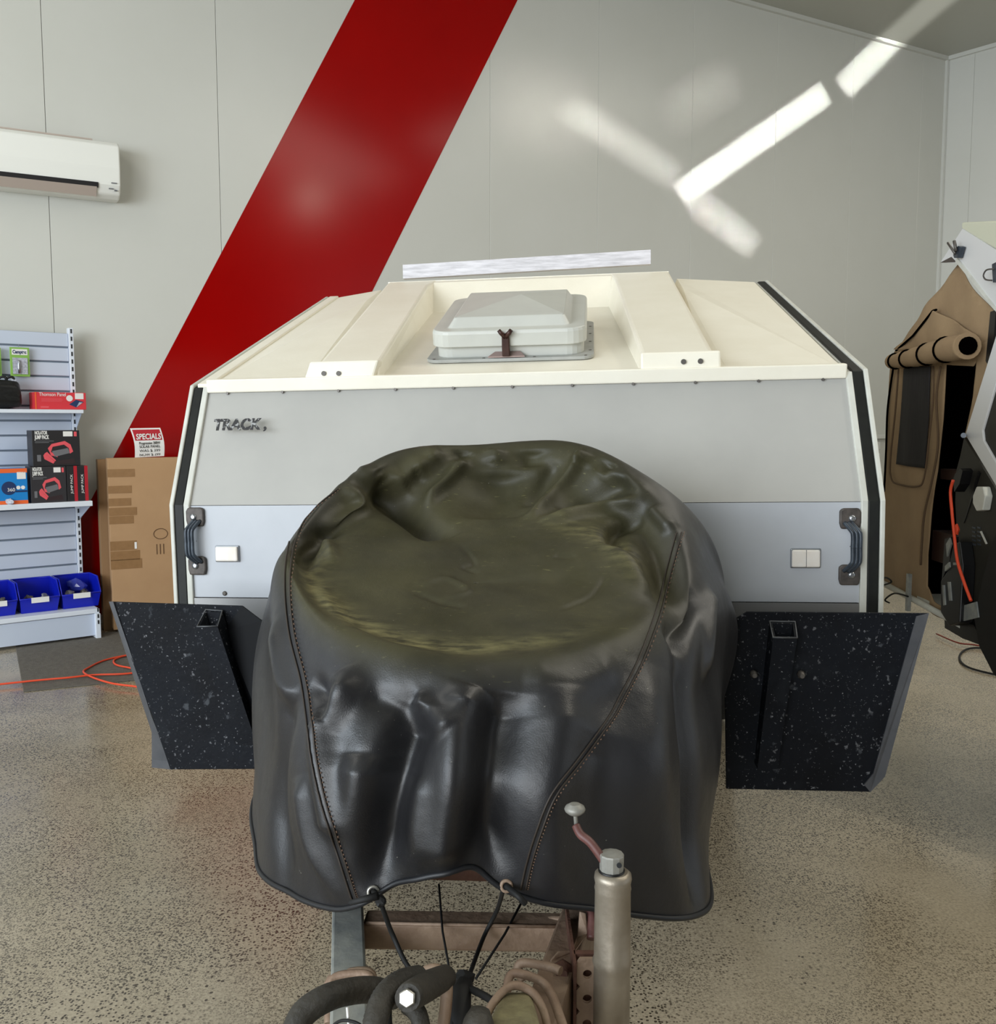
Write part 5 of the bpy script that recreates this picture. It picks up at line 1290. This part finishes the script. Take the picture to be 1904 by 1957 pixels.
tl = bp('tail_light_bar', [(1812, 1090), (1822, 1040), (1834, 1035), (1840, 1080), (1834, 1190), (1814, 1196), (1798, 1170), (1798, 1110)], M['blk'], .05, .05, bevel=.004)
for poly in ([(1808, 1040), (1815, 1028), (1818, 1040), (1810, 1064)], [(1806, 1082), (1814, 1074), (1815, 1084), (1806, 1092)], [(1801, 1118), (1804, 1118), (1806, 1156), (1803, 1157)], [(1811, 1112), (1815, 1112), (1818, 1148), (1814, 1148)]):
    bp('reflector_strip', poly, M['handlebase'] if False else M['galv'], .056, .006, par=tl)
bp('front_board', [(1806, 1030), (1818, 1026), (1816, 1070), (1800, 1110)], M['blk'], .045, .03)
bp('tan_wedge', [(1832, 1058), (1846, 1068), (1845, 1090), (1836, 1120)], M['card'], .004, .01)
bp('latch_cluster', [(1826, 905), (1836, 895), (1840, 900), (1834, 925), (1824, 940), (1822, 915)], M['blk'], .05, .04)
bp('maker_plate', [(1822, 1075), (1832, 1075), (1832, 1080), (1822, 1080)], M['galv'], .056, .006)
# chassis, mudguard, jerry box below
bp('mudguard', [(1880, 1100), (1892, 1050), (1912, 1000), (1960, 960), (1990, 1330), (1900, 1290), (1872, 1235), (1862, 1180)], mat('black_mudguard', '060606', .6), .03, .5)
bp('chassis', [(1805, 1175), (1862, 1195), (1880, 1235), (1840, 1220), (1806, 1200)], M['blk'], .0, .5)
bp('number_plate', [(1832, 1160), (1866, 1150), (1870, 1180), (1828, 1190)], M['galv'], .035, .006)
zw = FL(1870, 1250)
obj('wheel', MB().lathe((XC+.06, 3.12, .34), (1, 0, 0), [(.2, 0), (.32, 0), (.34, .03), (.34, .19), (.32, .22), (.2, .22)], 32), M['tyre'], c2)
# flex hanging on the second camper
pc = [B_(x, y, .10) for x, y in ((1822, 918), (1817, 940), (1820, 980), (1824, 1020), (1830, 1070), (1842, 1110), (1856, 1148))]
obj('hanging_flex', MB().tube(cr(pc, 6), .006, 8), M['cordorange'], label='orange flex hanging down the side of the dark camper', cat='cord')
obj('orange_tag', lump(B_(1829, 1012, .08), .014, 5, 2, .2, (.6, .8, 1.5)), M['cordorange'], label='small bright orange tag clipped to the dark camper', cat='tag')
P = cr([FL(x, y, .008) for x, y in ((1960, 1260), (1904, 1244), (1870, 1238), (1845, 1242), (1834, 1256), (1845, 1272), (1880, 1284), (1940, 1296))], 6)
obj('black_lead', MB().tube(P, .006, 8), M['cord'], label='black lead curled on the floor under the right camper', cat='cord')
P = cr([FL(x, y, .008) for x, y in ((1790, 1215), (1830, 1232), (1860, 1236), (1904, 1244), (1960, 1262))], 6)
for p in P: p[2] = .021
obj('red_lead', MB().tube(P, .005, 8), mat('dull_red_flex', '7a2a1a', .5), label='dull red lead on the floor beneath the right camper', cat='cord')
# wall fitting seen between camper and tent
a = WL.at(1665, 836, .05); b_ = WL.at(1690, 836, .05)
g = thing('wall_trunking', 'small white cable trunking and sockets on the wall between camper and tent', 'trunking', WL.w(((a[0]+b_[0])/2, 0, WL.at(1675, 890, .04)[2])))
obj('trunking_rail', MB().box((a[0], 0, a[2]-.015), (b_[0]+.1, .05, a[2]+.03), WL), M['wall2'], g, bevel=.004)
for k, yy in enumerate((850, 872)):
    q_ = WL.at(1676, yy, .04); obj('socket_plate', MB().box((q_[0]-.06, 0, q_[2]-.05), (q_[0]+.06, .04, q_[2]+.03), WL), M['wall2'], g, bevel=.004)
